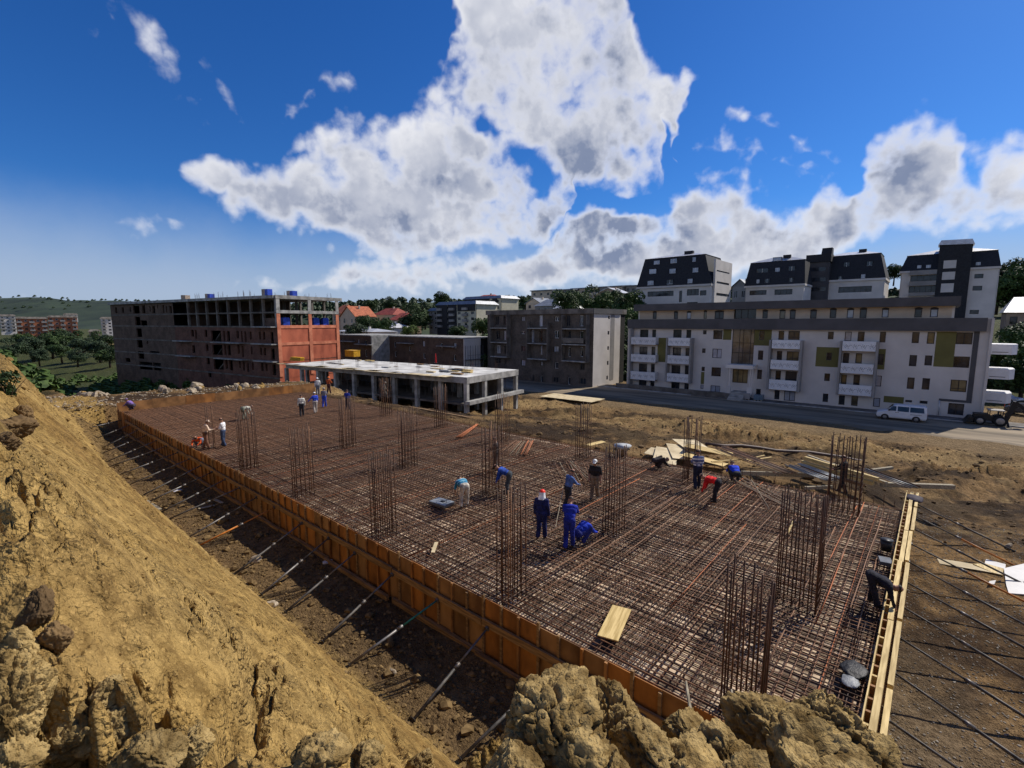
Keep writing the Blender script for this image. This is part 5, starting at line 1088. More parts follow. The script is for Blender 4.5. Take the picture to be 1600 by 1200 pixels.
for k, (xx, w, yy, d_) in enumerate([(-Ld*.02-3.2, 3.0, -1.15, 1.6), (-Ld*.25, 4.5, -1.0, 1.3), (-Ld*.33, 5, -1.3, 2.0), (-Ld*.62, 7, -1.1, 2.0), (-Ld*.78, 9, -.9, 1.4), (-Ld*.93, 4, -.8, 1.3), (-Ld*.47, 5, -.8, 1.2)]):
    for j in range(2): dk_.box('shuttering_sheet', conc_w if j else ply_pale, xx-w*(.5 if j else .98), xx+(w*.5 if not j else -.05), yy+.3*j, yy+d_+.3*j, .015+.02*j, .04+.02*j)
for k in range(26):
    xx, yy = -rnd.uniform(1.5, Ld-3), rnd.uniform(.8, Dd-1); s_ = rnd.uniform(.4, 1.6); dk_.box('board', rnd.choice([ply_pale, conc_w, wood_b, blackp, wood_y]), xx, xx+s_*1.6, yy, yy+s_*.6, .05, .05+rnd.choice([.03, .08, .16]))
for k in range(nc):
    for j in range(2):
        m_ = MB(); xx, yy = -Ld*(k+.5)/nc, (2.2, Dd-3)[j]
        for a in range(6): m_.tube([(xx+.15*(a % 3), yy+.3*(a//3), .0), (xx+.15*(a % 3)+rnd.uniform(-.05, .05), yy+.3*(a//3), rnd.uniform(.9, 1.5))], .014, 4)
        m_.build('starter_bars', rust_dk, dk_.o)
# ground floor wall of the end bay
def world(bd, x, y, z): return bd.b+bd.ux*x+bd.uy*y+np.array([0, 0, z])
p = G(551, 557, DZ); r_ = empty('yellow_skip', p, DR, 'yellow steel skip standing on the deck beside the red end wall', 'skip'); m_ = MB(); m_.prism([(-1.3, -.8), (1.3, -.8), (1.3, .8), (-1.3, .8)], 0, 1.2); m_.build('body', yellowp, r_)
m_ = MB(); m_.box(-1.36, 1.36, -.86, .86, 1.201, 1.28); m_.build('rim', yellowp, r_)
p = G(464, 563.5, DZ); r_ = empty('yellow_formwork_panel', p, DR, 'yellow formwork panels stacked on the deck before the red wall', 'panel')
for k in range(4): m_ = MB(); m_.box(-1.6+.1*k, 1.5+.05*k, -.4, .4, .02+.16*k, .15+.16*k); m_.build('panel', yellowp, r_)
p = G(681, 567, DZ); r_ = empty('red_marker_post', p, 0, 'slim red marker post on the deck', 'post'); m_ = MB(); m_.tube([(0, 0, 0), (0, 0, 1.6)], [.16, .05], 8); m_.build('post', M('red_paint', (.5, .01, .01), .5, .1, 3), r_); m_ = MB(); m_.box(-.3, .3, -.3, .3, -.02, .03); m_.build('base', blackp, r_)
# --- low brick rows behind the deck
def lowblock(px0, px1, ytop, dep, wpx, label, end=True, scaf=False):
    a = D(px0, ytop, dep); X0 = a[0]; y0 = a[1]; y1 = XP(px1, ytop, X0)[1]; B = Bld('brick_row', label, (X0, y0, -6.0)); L0 = y0-y1; zt_ = B.L((px0+px1)/2, ytop+1.5)[1]
    hs_ = []
    for (px, py, w, h_) in wpx:
        r = B.rect((px-w/2, py-h_/2, px+w/2, py+h_/2)); hs_.append(r)
    B.wall('wall', brick_dk, 0, L0, -1, zt_, hs_, 0, .3); B.box('core', dark_in, .1, L0-.1, .8, 10, -1, zt_-.1); B.box('roof', conc, -.2, L0+.2, -.25, 10.3, zt_, zt_+.25)
    for h in hs_: B.win(h, 0, frame_w, glass_p if rnd.random() < .4 else glass, [], .2)
    for (px, py, w) in ((px0+(px1-px0)*.2, ytop+9, 22), (px0+(px1-px0)*.75, ytop+14, 26)):
        r = B.rect((px-w/2, py, px+w/2, py+2), -1); B.box('balcony_slab', conc, r[0], r[1], -1.1, -.01, r[2], r[2]+.18)
    return B, L0, zt_
lb1, L1_, z1_ = lowblock(528, 579, 523, 128, [(572, 536, 3.5, 9), (572, 552, 3.5, 11), (535, 533, 3, 6), (560, 533, 3, 6)], 'low dark brick row right behind the red end wall')
lb1.box('end_wall', conc, L1_+.01, L1_+.3, 0, 10, -1, z1_)
lb2, L2_, z2_ = lowblock(607, 724, 526, 122, [(617, 538, 3, 9), (618, 553, 3, 9), (662, 537, 4, 8), (663, 556, 4, 9), (690, 540, 4, 7), (711, 540, 4, 8), (711, 559, 4, 9), (640, 545, 3, 7)], 'long low dark brick row with a white scaffolded end')
e_ = lb2.Ls(750, 540, L2_)[0]; lb2.box('end_wall', white_w, L2_+.01, L2_+.25, 0, e_, -1, z2_)
e1 = lb1.Ls(606, 540, L1_)[0]; lb1.box('end_wall', conc, L1_+.31, L1_+.4, 0, e1, -1, z1_)
sc_ = MB()
for k in range(4):
    yy = e_*(k+.1)/3.3; sc_.tube([(L2_+1.2, yy, -1), (L2_+1.2, yy, z2_-1.5)], .05, 5); sc_.tube([(L2_+.4, yy, -1), (L2_+.4, yy, z2_-1.5)], .05, 5)
for zz in (1.5, 3.5, 5.5): sc_.box(L2_+.35, L2_+1.25, 0, e_, zz, zz+.08); sc_.tube([(L2_+1.2, 0, zz+1), (L2_+1.2, e_, zz+1)], .03, 4)
sc_.build('scaffold', M('scaffold_steel', (.12, .12, .13), .5, .2, 3, metal=.5), lb2.o)
# ---------------------------------------------------------------- mansard blocks on the rise behind
def mansard(label, e0, e1, t0, t1, dep, side_px, wins_r, wins_w, zb=-3., extra=None):
    """e0,e1: eave corners, t0,t1: roof-edge corners (photo pixels) of the front"""
    a = D(e0[0], e0[1], dep); X0 = a[0]; y0 = a[1]; y1 = XP(e1[0], e1[1], X0)[1]
    B = Bld('mansard_block', label, (X0, y0, zb), cat='building', group='mansard blocks behind the white flats'); L0 = y0-y1
    ze = B.L((e0[0]+e1[0])/2, (e0[1]+e1[1])/2)[1]; sd_ = max(B.Ls(side_px, e1[1], L0)[0], 9.); ins = 1.6
    zt_ = B.L((t0[0]+t1[0])/2, (t0[1]+t1[1])/2, ins)[1]; xa, xb = B.L(t0[0], t0[1], ins)[0], B.L(t1[0], t1[1], ins)[0]
    hs_ = [B.rect(r) for r in wins_w]
    B.wall('wall', white_w, 0.25, L0-.25, 0, ze-.5, hs_, 0, .3); B.box('core', dark_in, .5, L0-.5, .9, sd_-.5, 0, ze-.6)
    for h in hs_: B.win(h, 0, frame_dk, glass, [i/ max(1, round((h[1]-h[0])/1.2)) for i in range(1, max(1, round((h[1]-h[0])/1.2)))], .25)
    B.box('eave_band', white_w, -.3, L0+.2, -.35, sd_, ze-.5, ze)
    B.box('end_wall', white_w, L0-.24, L0-.02, .0, sd_, 0, ze-.5); B.box('end_wall', white_w, .02, .24, 0.3, sd_, 0, ze-.5)
    m_ = MB(); m_.hexa([(-.25, -.3, ze), (L0+.15, -.3, ze), (L0+.15, sd_, ze), (-.25, sd_, ze), (xa, ins, zt_), (xb, ins, zt_), (xb, sd_-ins, zt_), (xa, sd_-ins, zt_)]); ro_ = m_.build('roof', mans, B.o)
    m_ = MB(); cz = zt_+1.3; m_.add([(xa-.15, ins-.15, zt_), (xb+.15, ins-.15, zt_), (xb+.15, sd_-ins, zt_), (xa-.15, sd_-ins, zt_), (xa+(xb-xa)*.35, sd_*.5, cz), (xa+(xb-xa)*.68, sd_*.5, cz)], [(0, 1, 5, 4), (1, 2, 5), (2, 3, 4, 5), (3, 0, 4), (3, 2, 1, 0)]); m_.build('hip_roof', zinc, B.o)
    m_ = MB(); m_.box(xa+(xb-xa)*.58, xa+(xb-xa)*.72, sd_*.35, sd_*.42, cz-.4, cz+.35); m_.build('chimney', mans, ro_)
    for r in wins_r:
        h = B.rect(r, .5); zc = (h[2]+h[3])/2; yy = -.3+(ins+.3)*(zc-ze)/(zt_-ze)-.12
        m_ = MB(); m_.box(h[0]-.1, h[1]+.1, yy, yy+.9, h[2]-.1, h[3]+.1); w_ = m_.build('dormer', mans, B.o)
        p_ = MB(); p_.add([(h[0], yy-.012, h[2]), (h[1], yy-.012, h[2]), (h[1], yy-.012, h[3]), (h[0], yy-.012, h[3])], [(0, 1, 2, 3)]); p_.build('pane', rnd.choice([glass_p, glass_p, glass]), w_)
        p_ = MB(); cx_ = (h[0]+h[1])/2; p_.box(cx_-.05, cx_+.05, yy-.03, yy-.014, h[2], h[3]); p_.box(h[0], h[1], yy-.03, yy-.014, h[2]-.05, h[2]+.05); p_.build('frame', frame_w, w_)
    return B, L0, ze, zt_, sd_
B1, L_, ze, zt_, sd_ = mansard('black mansard roofed white block, left one behind the white flats', (997, 447), (1111, 445), (1008, 404), (1102, 398), 133, 1141,
    [Z5(r) for r in [(300, 235, 345, 262), (430, 220, 480, 252), (602, 208, 628, 240), (272, 303, 325, 340), (430, 300, 478, 335), (612, 292, 655, 325), (268, 395, 315, 428), (418, 388, 465, 420), (580, 380, 618, 412)]],
    [Z5(r) for r in [(258, 475, 462, 515), (565, 458, 660, 508), (668, 468, 718, 508), (505, 470, 528, 560), (565, 560, 650, 572)]])
eh = []
for r in [(785, 300, 882, 355), (785, 388, 880, 440), (782, 478, 878, 525)]:
    p_ = Z5(r); a, z1_ = B1.Ls(p_[0], p_[1], L_); b_, z0_ = B1.Ls(p_[2], p_[1]+8, L_); eh.append((a, b_, z0_, z1_-.3))
m_ = MB(); a0 = B1.Ls(*Z5((775, 300, 0, 0))[:2], L_)[0]; B1.box('stair_tower', white_w, L_+.03, L_+.5, a0, sd_-.8, 0, ze+(zt_-ze)*.8)
for h in eh: B1.box('ribbon_window', glass, L_+.505, L_+.53, max(h[0], a0+.2), min(h[1], sd_-1), h[2], h[3])
B2, L_, ze, zt_, sd_ = mansard('black mansard roofed white block, middle left behind the white flats', (1165, 446), (1257, 444), (1173, 411), (1258, 405), 133, 1260,
    [Z5(r) for r in [(1110, 298, 1198, 330), (1255, 292, 1290, 325), (1360, 280, 1408, 318), (1115, 385, 1138, 418), (1180, 380, 1215, 412), (1232, 208, 1296, 232), (1370, 372, 1400, 405)]], [Z5(r) for r in [(1055, 468, 1188, 505), (1250, 460, 1390, 502)]])
B3, L_, ze, zt_, sd_ = mansard('black mansard roofed white block, middle right behind the white flats', (1292, 437), (1383, 435), (1291, 400), (1376, 396), 131, 1390,
    [Z7(r) for r in [(275, 235, 315, 268), (445, 228, 485, 258), (238, 340, 265, 362), (405, 325, 435, 352)]], [Z7(r) for r in [(235, 412, 480, 455)]])
# recessed link between the two
Lk = Bld('link_block', 'grey recessed stair block between the two middle mansard blocks', tuple(D(1257, 470, 133.6)*np.array([1, 1, 0])+np.array([0, 0, -3.])), cat='building'); xw = Lk.L(1294, 440)[0]
z1_, z0_ = Lk.L(1275, 410)[1], Lk.L(1275, 398)[1]
Lk.box('wall', dgrey_w, 0, xw, 0, 8, 0, z1_); Lk.box('roof', mans, -.3, xw+.3, -.3, 8, z1_, z0_)
for yy in (421, 437, 452): r = Lk.rect((1261, yy-3, 1290, yy+3)); Lk.box('ribbon_window', glass, r[0], r[1], -.03, -.005, r[2], r[3])
m_ = MB(); a, b_, c_, d_ = Lk.rect((1283, 387, 1300, 398), 3); m_.hexa([(a, 3, c_-.5), (b_, 3, c_-.5), (b_, 6, c_-.5), (a, 6, c_-.5), (a+.2, 3.4, d_), (b_, 3.4, d_), (b_, 5.5, d_), (a+.2, 5.5, d_)]); m_.build('roof_box', mans, Lk.o)
B4, L_, ze, zt_, sd_ = mansard('dark mansard block with tall stair tower at the right, behind the white flats', (1408, 424), (1563, 416), (1418, 401), (1560, 389), 127, 1566,
    [Z7(r) for r in [(815, 258, 845, 285), (880, 255, 915, 282), (1245, 235, 1280, 262)]], [Z7(r) for r in [(765, 330, 965, 372), (752, 408, 960, 455), (1235, 320, 1302, 352), (1222, 408, 1292, 442), (1200, 585, 1268, 615)]])
a, b_, c_, d_ = B4.rect(Z7((962, 100, 1205, 485)), -.9); B4.box('stair_tower', mans, a, b_, -1.0, 4, 0, d_)
m_ = MB(); m_.hexa([(a-.3, -1.3, d_), (b_+.3, -1.3, d_-.35), (b_+.3, 4.3, d_-.35), (a-.3, 4.3, d_), (a+.2, -1.1, d_+1.1), (b_-.2, -1.1, d_+.9), (b_, 4.2, d_+1.0), (a, 4.2, d_+1.2)]); m_.build('tower_roof', zinc, B4.o)
for r in [(1008, 220, 1102, 278), (998, 305, 1092, 362), (988, 390, 1082, 455)]: h = B4.rect(Z7(r), -1.02); B4.box('tower_panel', white_w, h[0], h[1], -1.06, -1.005, h[2], h[3])
for r in [(760, 292, 968, 325), (755, 372, 965, 405), (750, 455, 950, 480)]: h = B4.rect(Z7(r), -1.02); B4.box('balcony_parapet', grey_w, h[0], min(h[1], a-.02), -1.0, -.9, h[2], h[3]); B4.box('balcony_slab', grey_w, h[0], min(h[1], a-.02), -.89, -.01, h[2], h[2]+.15)
# ---------------------------------------------------------------- smaller houses
def house(label, px0, px1, ybase, yeave, yridge, dep, wallm, roofm, rz=None, depth=9., wn=2, rows=1, gable=False, zb=None, name='house', over=.5, group='houses on the far slope', wrects=None):
    rz = -math.pi/2 if rz is None else rz
    a = D(px0, ybase, dep); B = Bld(name, label, (a[0], a[1], a[2]-2.5), rz, 'house', group); L0 = B.L(px1, ybase)[0]; ze_ = B.L((px0+px1)/2, yeave)[1]; zr_ = B.L((px0+px1)/2, yridge, 0 if gable else depth*.5)[1]
    hs_ = []
    for r in range(rows):
        for k in range(wn):
            w_ = min(1.3, L0/(wn*2)); cx_ = L0*(k+.5)/wn; hh = (ze_-2.5)/max(rows, 1); z0 = 2.5+hh*(r+.35); hs_.append((cx_-w_/2, cx_+w_/2, z0, z0+hh*.42))
    B.wall('wall', wallm, 0, L0, 0, ze_, hs_, 0, .2); B.box('core', wallm, .02, L0-.02, .25, depth, 0, ze_-.02)
    for h in hs_: B.win(h, 0, frame_w if rnd.random() < .5 else frame_dk, glass, None, .08)
    m_ = MB(); o_ = over; t = .18
    if gable:
        m_.prof([(-o_, ze_-.3), (L0/2, zr_), (L0+o_, ze_-.3), (L0+o_, ze_-.1), (L0/2, zr_+.25), (-o_, ze_-.1)], -o_, depth+o_); m_.build('roof', roofm, B.o)
        m_ = MB(); m_.prof([(0, ze_), (L0, ze_), (L0/2, zr_-.05)], .0, .25); m_.build('gable', wallm, B.o)
    else:
        m_.add([(-o_, -o_, ze_), (L0+o_, -o_, ze_), (L0+o_, depth+o_, ze_), (-o_, depth+o_, ze_), (L0*.18, depth/2, zr_), (L0*.82, depth/2, zr_)], [(0, 1, 5, 4), (1, 2, 5), (2, 3, 4, 5), (3, 0, 4), (3, 2, 1, 0)]); m_.build('roof', roofm, B.o)
    m_ = MB(); m_.box(L0*.6, L0*.6+.6, depth*.45, depth*.45+.6, ze_, zr_+.6); m_.build('chimney', wallm, B.o)
    return B, L0, ze_, zr_
yel = M('yellow_render', (.50, .40, .12), .9, .12, .6); tanw = M('tan_render', (.36, .27, .20), .9, .15, .6)
house('house with bright red hipped roof among the trees, left', 585, 614, 510, 492, 482, 210, offw, roof_r)
house('house with crimson roof and pale wall right of the trees', 609, 629, 518, 500, 489, 190, tanw, roof_r, rows=2)
house('house with orange gable roof beside the red end wall', 533, 556, 510, 494, 479, 200, offw, roof_o, gable=True)
house('orange roofed house touching the unfinished block', 520, 534, 508, 490, 477, 215, tanw, roof_o)
house('low shed with white roof below the red hipped house', 588, 611, 518, 512, 505, 180, white_w, zinc, wn=1)
house('long white roofed shed behind the brick rows', 528, 580, 522, 518, 513, 160, white_w, zinc, wn=4)
house('grey gabled house left of the white roofed shack', 822, 845, 486, 474, 466, 190, offw, roof_g, gable=True)
house('wide grey roofed house behind the grey brick block', 836, 870, 490, 478, 468, 175, grey_w, roof_g, wn=3)
house('yellow gabled house above the grey brick block', 868, 890, 478, 468, 460, 230, yel, roof_g, gable=True)
house('small shack with bright white roof above the grey brick block', 866, 889, 490, 482, 472, 165, tanw, zinc, wn=1)
for k, (a, b_, yt) in enumerate(((830, 862, 452.5), (860, 896, 451.5), (893, 930, 449), (921, 948, 447.5), (950, 972, 446), (977, 1001, 445))):
    dep = 290-4*k; p = D(a, 470, dep); B = Bld('terraced_house', ['leftmost shed roofed terrace house on the skyline', 'second shed roofed terrace house on the skyline', 'third shed roofed terrace house on the skyline', 'fourth terrace house on the skyline, small', 'fifth terrace house on the skyline beside the mansard', 'last terrace house on the skyline, touching the left mansard block'][k], (p[0], p[1], p[2]-8), cat='house', group='terrace on the skyline')
    L0 = B.L(b_, 465)[0]; zt_ = B.L((a+b_)/2, yt+2)[1]; hs_ = [(L0*(i+.5)/3-.8, L0*(i+.5)/3+.8, zt_-2.6-3.2*j, zt_-1.2-3.2*j) for i in range(3) for j in range(2)]
    B.wall('wall', grey_w if k % 2 else offw, 0, L0, 0, zt_, hs_, 0, .2); B.box('core', grey_w, .05, L0-.05, .3, 9, 0, zt_)
    for h in hs_: B.win(h, 0, frame_dk, glass, [], .1)
    m_ = MB(); m_.hexa([(-.5, -.8, zt_), (L0+.5, -.8, zt_), (L0+.5, 9.5, zt_), (-.5, 9.5, zt_), (-.5, -.8, zt_+.5), (L0+.5, -.8, zt_+.5), (L0+.5, 9.5, zt_+1.3), (-.5, 9.5, zt_+1.3)]); m_.build('roof', roof_g, B.o)
house('white roofed gabled house on the skyline terrace', 931, 970, 468, 458, 450, 250, tanw, zinc, gable=True, wn=2)
house('tan house with pale metal roof at the right edge of the photo', 1566, 1640, 545, 488, 464, 95, tanw, zinc, wn=3, rows=2, depth=11, group=None)
house('grey gabled house between the left and middle mansard blocks', 1143, 1166, 475, 448, 437, 165, grey_w, roof_g, gable=True, group=None)
# the six storey yellow-grey flats in the middle distance
def flats(label, px0, px1, ytop, ybase, dep, wallm, cols_, rows_, roofm=roof_g, side=None, name='apartment_block', attic=None, group=None, rz=-math.pi/2):
    a = D(px0, ybase, dep); B = Bld(name, label, (a[0], a[1], a[2]-1.5), rz, cat='building', group=group); L0 = B.L(px1, ybase)[0]; zt_ = B.L((px0+px1)/2, ytop)[1]; hs_ = []
    for r in range(rows_):
        for c in range(cols_):
            hh = (zt_-1.5)/rows_; w_ = min(1.5, L0/cols_*.45); cx_ = L0*(c+.5)/cols_; hs_.append((cx_-w_/2, cx_+w_/2, 1.5+hh*(r+.3), 1.5+hh*(r+.75)))
    B.wall('wall', wallm, 0, L0, 0, zt_, hs_, 0, .25); B.box('core', wallm, .02, L0-.02, .3, 11, 0, zt_-.05)
    for h in hs_: B.win(h, 0, frame_dk if rnd.random() < .5 else frame_w, glass, [], .1)
    for r in range(1, rows_):
        for c in range(0, cols_, 2): hh = (zt_-1.5)/rows_; cx_ = L0*(c+.5)/cols_; B.box('balcony', grey_w, cx_-1.2, cx_+1.2, -1.0, -.01, 1.5+hh*r, 1.5+hh*r+.9)
    m_ = MB(); m_.hexa([(-.6, -.6, zt_), (L0+.6, -.6, zt_), (L0+.6, 11.5, zt_), (-.6, 11.5, zt_), (.5, .5, zt_+1.2), (L0-.5, .5, zt_+1.2), (L0-.5, 10, zt_+1.2), (.5, 10, zt_+1.2)]); m_.build('roof', roofm, B.o)
    if attic:
        for (f0, f1) in attic: B.box('dark_bay', mans, L0*f0, L0*f1, -.25, -.008, 0 if f1-f0 < .3 else zt_*.8, zt_)
    return B, L0, zt_
crm = M('pale_yellow_render', (.50, .47, .36), .9, .1, .6)
flats('pale yellow six storey flats with a black centre bay, middle distance', 684, 744, 476, 520, 185, crm, 6, 5, attic=[(.30, .52), (0, .28), (.55, .98)])
flats('second pale flats behind the yellow ones, with blue grey roof', 726, 783, 467, 505, 215, crm, 6, 4, attic=[(.78, .9), (0, .7)])
flats('narrow grey flats left of the pale yellow ones', 671, 684, 486, 516, 190, grey_w, 2, 4, attic=None)
house('red roofed house peeking over the second pale flats', 741, 768, 470, 466, 461, 245, tanw, roof_r, wn=1)
# far left town
for k, (a, b_, yt, yb_, dep, mt, cc_, rr2, lab) in enumerate([(28, 76, 498, 524, 300, M('orange_brick_far', (.36, .13, .065), .9, .15, .3), 5, 4, 'orange brick apartment block far left, left half'), (77, 123, 496, 522, 310, M('orange_brick_far2', (.33, .125, .065), .9, .15, .3), 5, 4, 'orange brick apartment block far left, right half'), (2, 27, 494, 520, 340, white_w, 3, 5, 'white apartment tower at the left edge of the photo'), (100, 122, 492, 500, 380, white_w, 3, 2, 'white rooftop block behind the orange brick ones'), (160, 178, 498, 528, 330, white_w, 2, 6, 'white tower just left of the unfinished block'), (140, 157, 518, 530, 290, tanw, 2, 1, 'small pale house below the far left hills')]):
    flats(lab, a, b_, yt, yb_, dep, mt, cc_, rr2, conc_dk, group='far left town', rz=HEAD-math.pi/2-math.atan(((a+b_)/2-800)/FPX))
# ---------------------------------------------------------------- vehicles
van_w = M('van_white_paint', (.62, .62, .63), .25, .05, 2, spec=.6); tyre_m = M('tyre', (.015, .015, .015), .85, .2, 9); rim_m = M('wheel_rim', (.25, .25, .26), .4, .2, 9, metal=.7)
def loft(mb, secs): # secs: list of (x, [(y,z)...])
    n = len(secs[0][1]); vs = [(x, y, z) for x, pr_ in secs for y, z in pr_]; fs = [(i*n+k, i*n+(k+1) % n, (i+1)*n+(k+1) % n, (i+1)*n+k) for i in range(len(secs)-1) for k in range(n)]
    mb.add(vs, fs+[tuple(range(n-1, -1, -1)), tuple((len(secs)-1)*n+k for k in range(n))])
def wheel(par, x, y, r_, w_):
    m_ = MB(); m_.tube([(x, y-w_/2, r_), (x, y-w_/2+.03, r_), (x, y+w_/2-.03, r_), (x, y+w_/2, r_)], [r_*.9, r_, r_, r_*.9], 22); t_ = m_.build('wheel', tyre_m, par, True)
    m_ = MB(); s_ = -1 if y < 0 else 1; m_.tube([(x, y+s_*(w_/2+.001), r_), (x, y+s_*(w_/2+.012), r_)], [r_*.62, r_*.55], 18); m_.build('rim', rim_m, t_, True)
def vehicle(name, label, cat, loc, rz, L0, W_, H_, prof, paint, side_glass, wheels, wr_=.33, group=None):
    r_ = empty(name, loc, rz, label, cat, group); m_ = MB(); secs = []
    for x, zb, zw, zt_ in prof:      # bottom, waist, top height per station
        hw = W_/2; tw = hw*.84 if zt_ > zw+.15 else hw*.93
        secs.append((x, [(-hw*.9, zb), (hw*.9, zb), (hw, zb+.15), (hw, zw), (tw, zt_-.06), (tw*.85, zt_), (-tw*.85, zt_), (-tw, zt_-.06), (-hw, zw), (-hw, zb+.15)]))
    loft(m_, secs); b_ = m_.build('body', paint, r_, False)
    bv = b_.modifiers.new('bevel', 'BEVEL'); bv.width = .035; bv.segments = 2; bv.limit_method = 'ANGLE'
    for sg in (-1, 1):
        for (x0, x1, x2, x3, z0, z1) in side_glass:    # bottom x0..x1, top x2..x3
            hw = W_/2; yb_, yt_ = sg*(hw+.004), sg*(hw*.88+.012); p_ = MB(); p_.add([(x0, yb_, z0), (x1, yb_, z0), (x3, yt_, z1), (x2, yt_, z1)], [(0, 1, 2, 3) if sg < 0 else (3, 2, 1, 0)]); p_.build('side_window', glass, r_)
        for x in wheels: wheel(r_, x, sg*(W_/2-.1), wr_, .2)
        for x in wheels: p_ = MB(); p_.tube([(x, sg*(W_/2-.02), wr_), (x, sg*(W_/2+.003), wr_)], wr_*1.2, 20); p_.build('wheel_arch', blackp, r_)
        p_ = MB(); p_.box(prof[0][0]-.01, prof[0][0]+.1, sg*W_*.42-.12, sg*W_*.42+.02, .68, .86); p_.build('headlight', glass_p, r_)
        p_ = MB(); p_.box(prof[-1][0]-.04, prof[-1][0]+.012, sg*W_*.45-.05, sg*W_*.45+.05, .8, 1.2); p_.build('tail_light', M('tail_red', (.35, .02, .02), .3, .1, 3), r_)
    m_ = MB(); m_.box(prof[0][0]-.05, prof[0][0]+.1, -W_*.47, W_*.47, .3, .55); m_.build('bumper', blackp, r_)
    m_ = MB(); m_.box(prof[-1][0]-.06, prof[-1][0]+.06, -W_*.47, W_*.47, .35, .55); m_.build('bumper', blackp, r_)
    return r_
vp = G(1407, 656, RZ)
vprof = [(-2.4, .35, .72, .78), (-2.3, .3, .88, .95), (-1.55, .28, 1.06, 1.14), (-1.45, .28, 1.08, 1.18), (-.75, .28, 1.12, 1.86), (-.45, .28, 1.12, 1.92), (2.1, .28, 1.12, 1.93), (2.35, .3, 1.12, 1.85), (2.42, .4, 1.05, 1.2)]
vv = vehicle('minibus', 'white minibus with dark windows parked in front of the white flats', 'van', vp, -math.pi/2+R(2), 4.8, 1.84, 1.93, vprof, van_w, [(-1.3, -.5, -.85, -.5, 1.18, 1.75), (-.36, .72, -.36, .72, 1.16, 1.76), (.82, 2.15, .82, 2.08, 1.16, 1.76)], (-1.55, 1.45), .33)
m_ = MB(); m_.add([(-1.4, -.72, 1.2), (-1.4, .72, 1.2), (-.82, .66, 1.84), (-.82, -.66, 1.84)], [(0, 1, 2, 3)]); o = m_.build('windscreen', glass, vv); o.location = (-.03, 0, .02)
for sg in (-1, 1):
    m_ = MB(); m_.box(-1.25, -1.12, sg*.95-.08, sg*.95+.08, 1.15, 1.4); m_.build('mirror', blackp, vv)
    for x in (-.5, -.3): m_ = MB(); m_.box(x-.06, x+.06, sg*.925, sg*.925+sg*.025, .98, 1.04) if sg > 0 else m_.box(x-.06, x+.06, -.95, -.925, .98, 1.04); m_.build('door_handle', blackp, vv)
    m_ = MB(); m_.box(.85, 1.95, *sorted((sg*.922, sg*.93)), .86, .9); m_.build('trim', blackp, vv)
cprof = [(-2.1, .3, .62, .68), (-2.0, .25, .78, .84), (-1.1, .22, .88, .95), (-.35, .22, .92, 1.42), (.2, .22, .92, 1.48), (1.1, .22, .92, 1.42), (1.75, .25, .92, 1.0), (2.1, .3, .8, .9)]
cg = [(-.85, .05, -.42, .05, .95, 1.36), (.15, 1.35, .15, 1.0, .95, 1.36)]
p = G(1566, 628, RZ); vehicle('parked_car', 'pale blue white car parked behind the black machine', 'car', (p[0], p[1], RZ), R(60), 4.2, 1.75, 1.48, cprof, M('car_paint_pale', (.50, .54, .62), .25, .05, 2, spec=.6), cg, (-1.3, 1.3), .31, group='cars at the right edge')
p = G(1606, 648, RZ); vehicle('parked_car', 'dark car at the far right edge of the road', 'car', (p[0], p[1], RZ), R(70), 4.2, 1.75, 1.48, cprof, M('car_paint_dark', (.03, .035, .05), .25, .05, 2, spec=.6), cg, (-1.3, 1.3), .31, group='cars at the right edge')
# black digger at the right edge, arm raised
p = G(1553, 664, RZ); r_ = empty('digger', (p[0], p[1], RZ), -math.pi/2+R(4), 'black digger with raised rear arm on the road right of the white flats', 'digger')
bm2 = M('black_machine_paint', (.012, .012, .014), .5, .3, 3)
m_ = MB(); m_.prof([(-1.9, .55), (.9, .55), (.95, 1.0), (-.5, 1.05), (-.6, 1.3), (-1.85, 1.25)], -.75, .75); m_.build('chassis', bm2, r_)
for x, rw in ((-1.35, .5), (.35, .62)):
    for sg in (-1, 1): wheel(r_, x, sg*.85, rw, .32)
m_ = MB(); m_.bar((.9, 0, .7), (1.55, 0, 2.9), .38, .45); m_.build('boom', bm2, r_)
m_ = MB(); m_.bar((1.5, 0, 2.85), (2.35, 0, 2.1), .28, .35); m_.bar((1.1, 0, 1.6), (1.9, 0, 2.5), .12, .12); m_.build('dipper_arm', bm2, r_)
m_ = MB(); m_.prof([(2.15, 2.15), (2.6, 2.2), (2.75, 1.75), (2.35, 1.55), (2.1, 1.8)], -.35, .35); m_.build('bucket', bm2, r_)
for sg in (-1, 1): m_ = MB(); m_.bar((.9, sg*.6, .8), (1.05, sg*1.1, .1), .16); m_.box(.9, 1.3, sg*1.1-.2, sg*1.1+.2, 0, .08); m_.build('stabiliser', bm2, r_)
m_ = MB(); m_.prof([(-2.7, .1), (-1.9, .35), (-1.95, .9), (-2.3, .85), (-2.6, .3)], -.95, .95); m_.build('front_bucket', bm2, r_)
for x in (-.55, .55):
    for sg in (-1, 1): m_ = MB(); m_.box(x-.04, x+.04, sg*.65-.04, sg*.65+.04, 1.0, 1.75); m_.build('cab_post', bm2, r_)
m_ = MB(); m_.box(-.7, .7, -.75, .75, 1.75, 1.83); m_.build('cab_roof', M('digger_roof', (.2, .19, .18), .5, .2, 3), r_)
m_ = MB(); m_.box(-.2, .25, -.25, .25, 1.0, 1.2); m_.box(.2, .3, -.25, .25, 1.2, 1.65); m_.build('seat', blackp, r_)
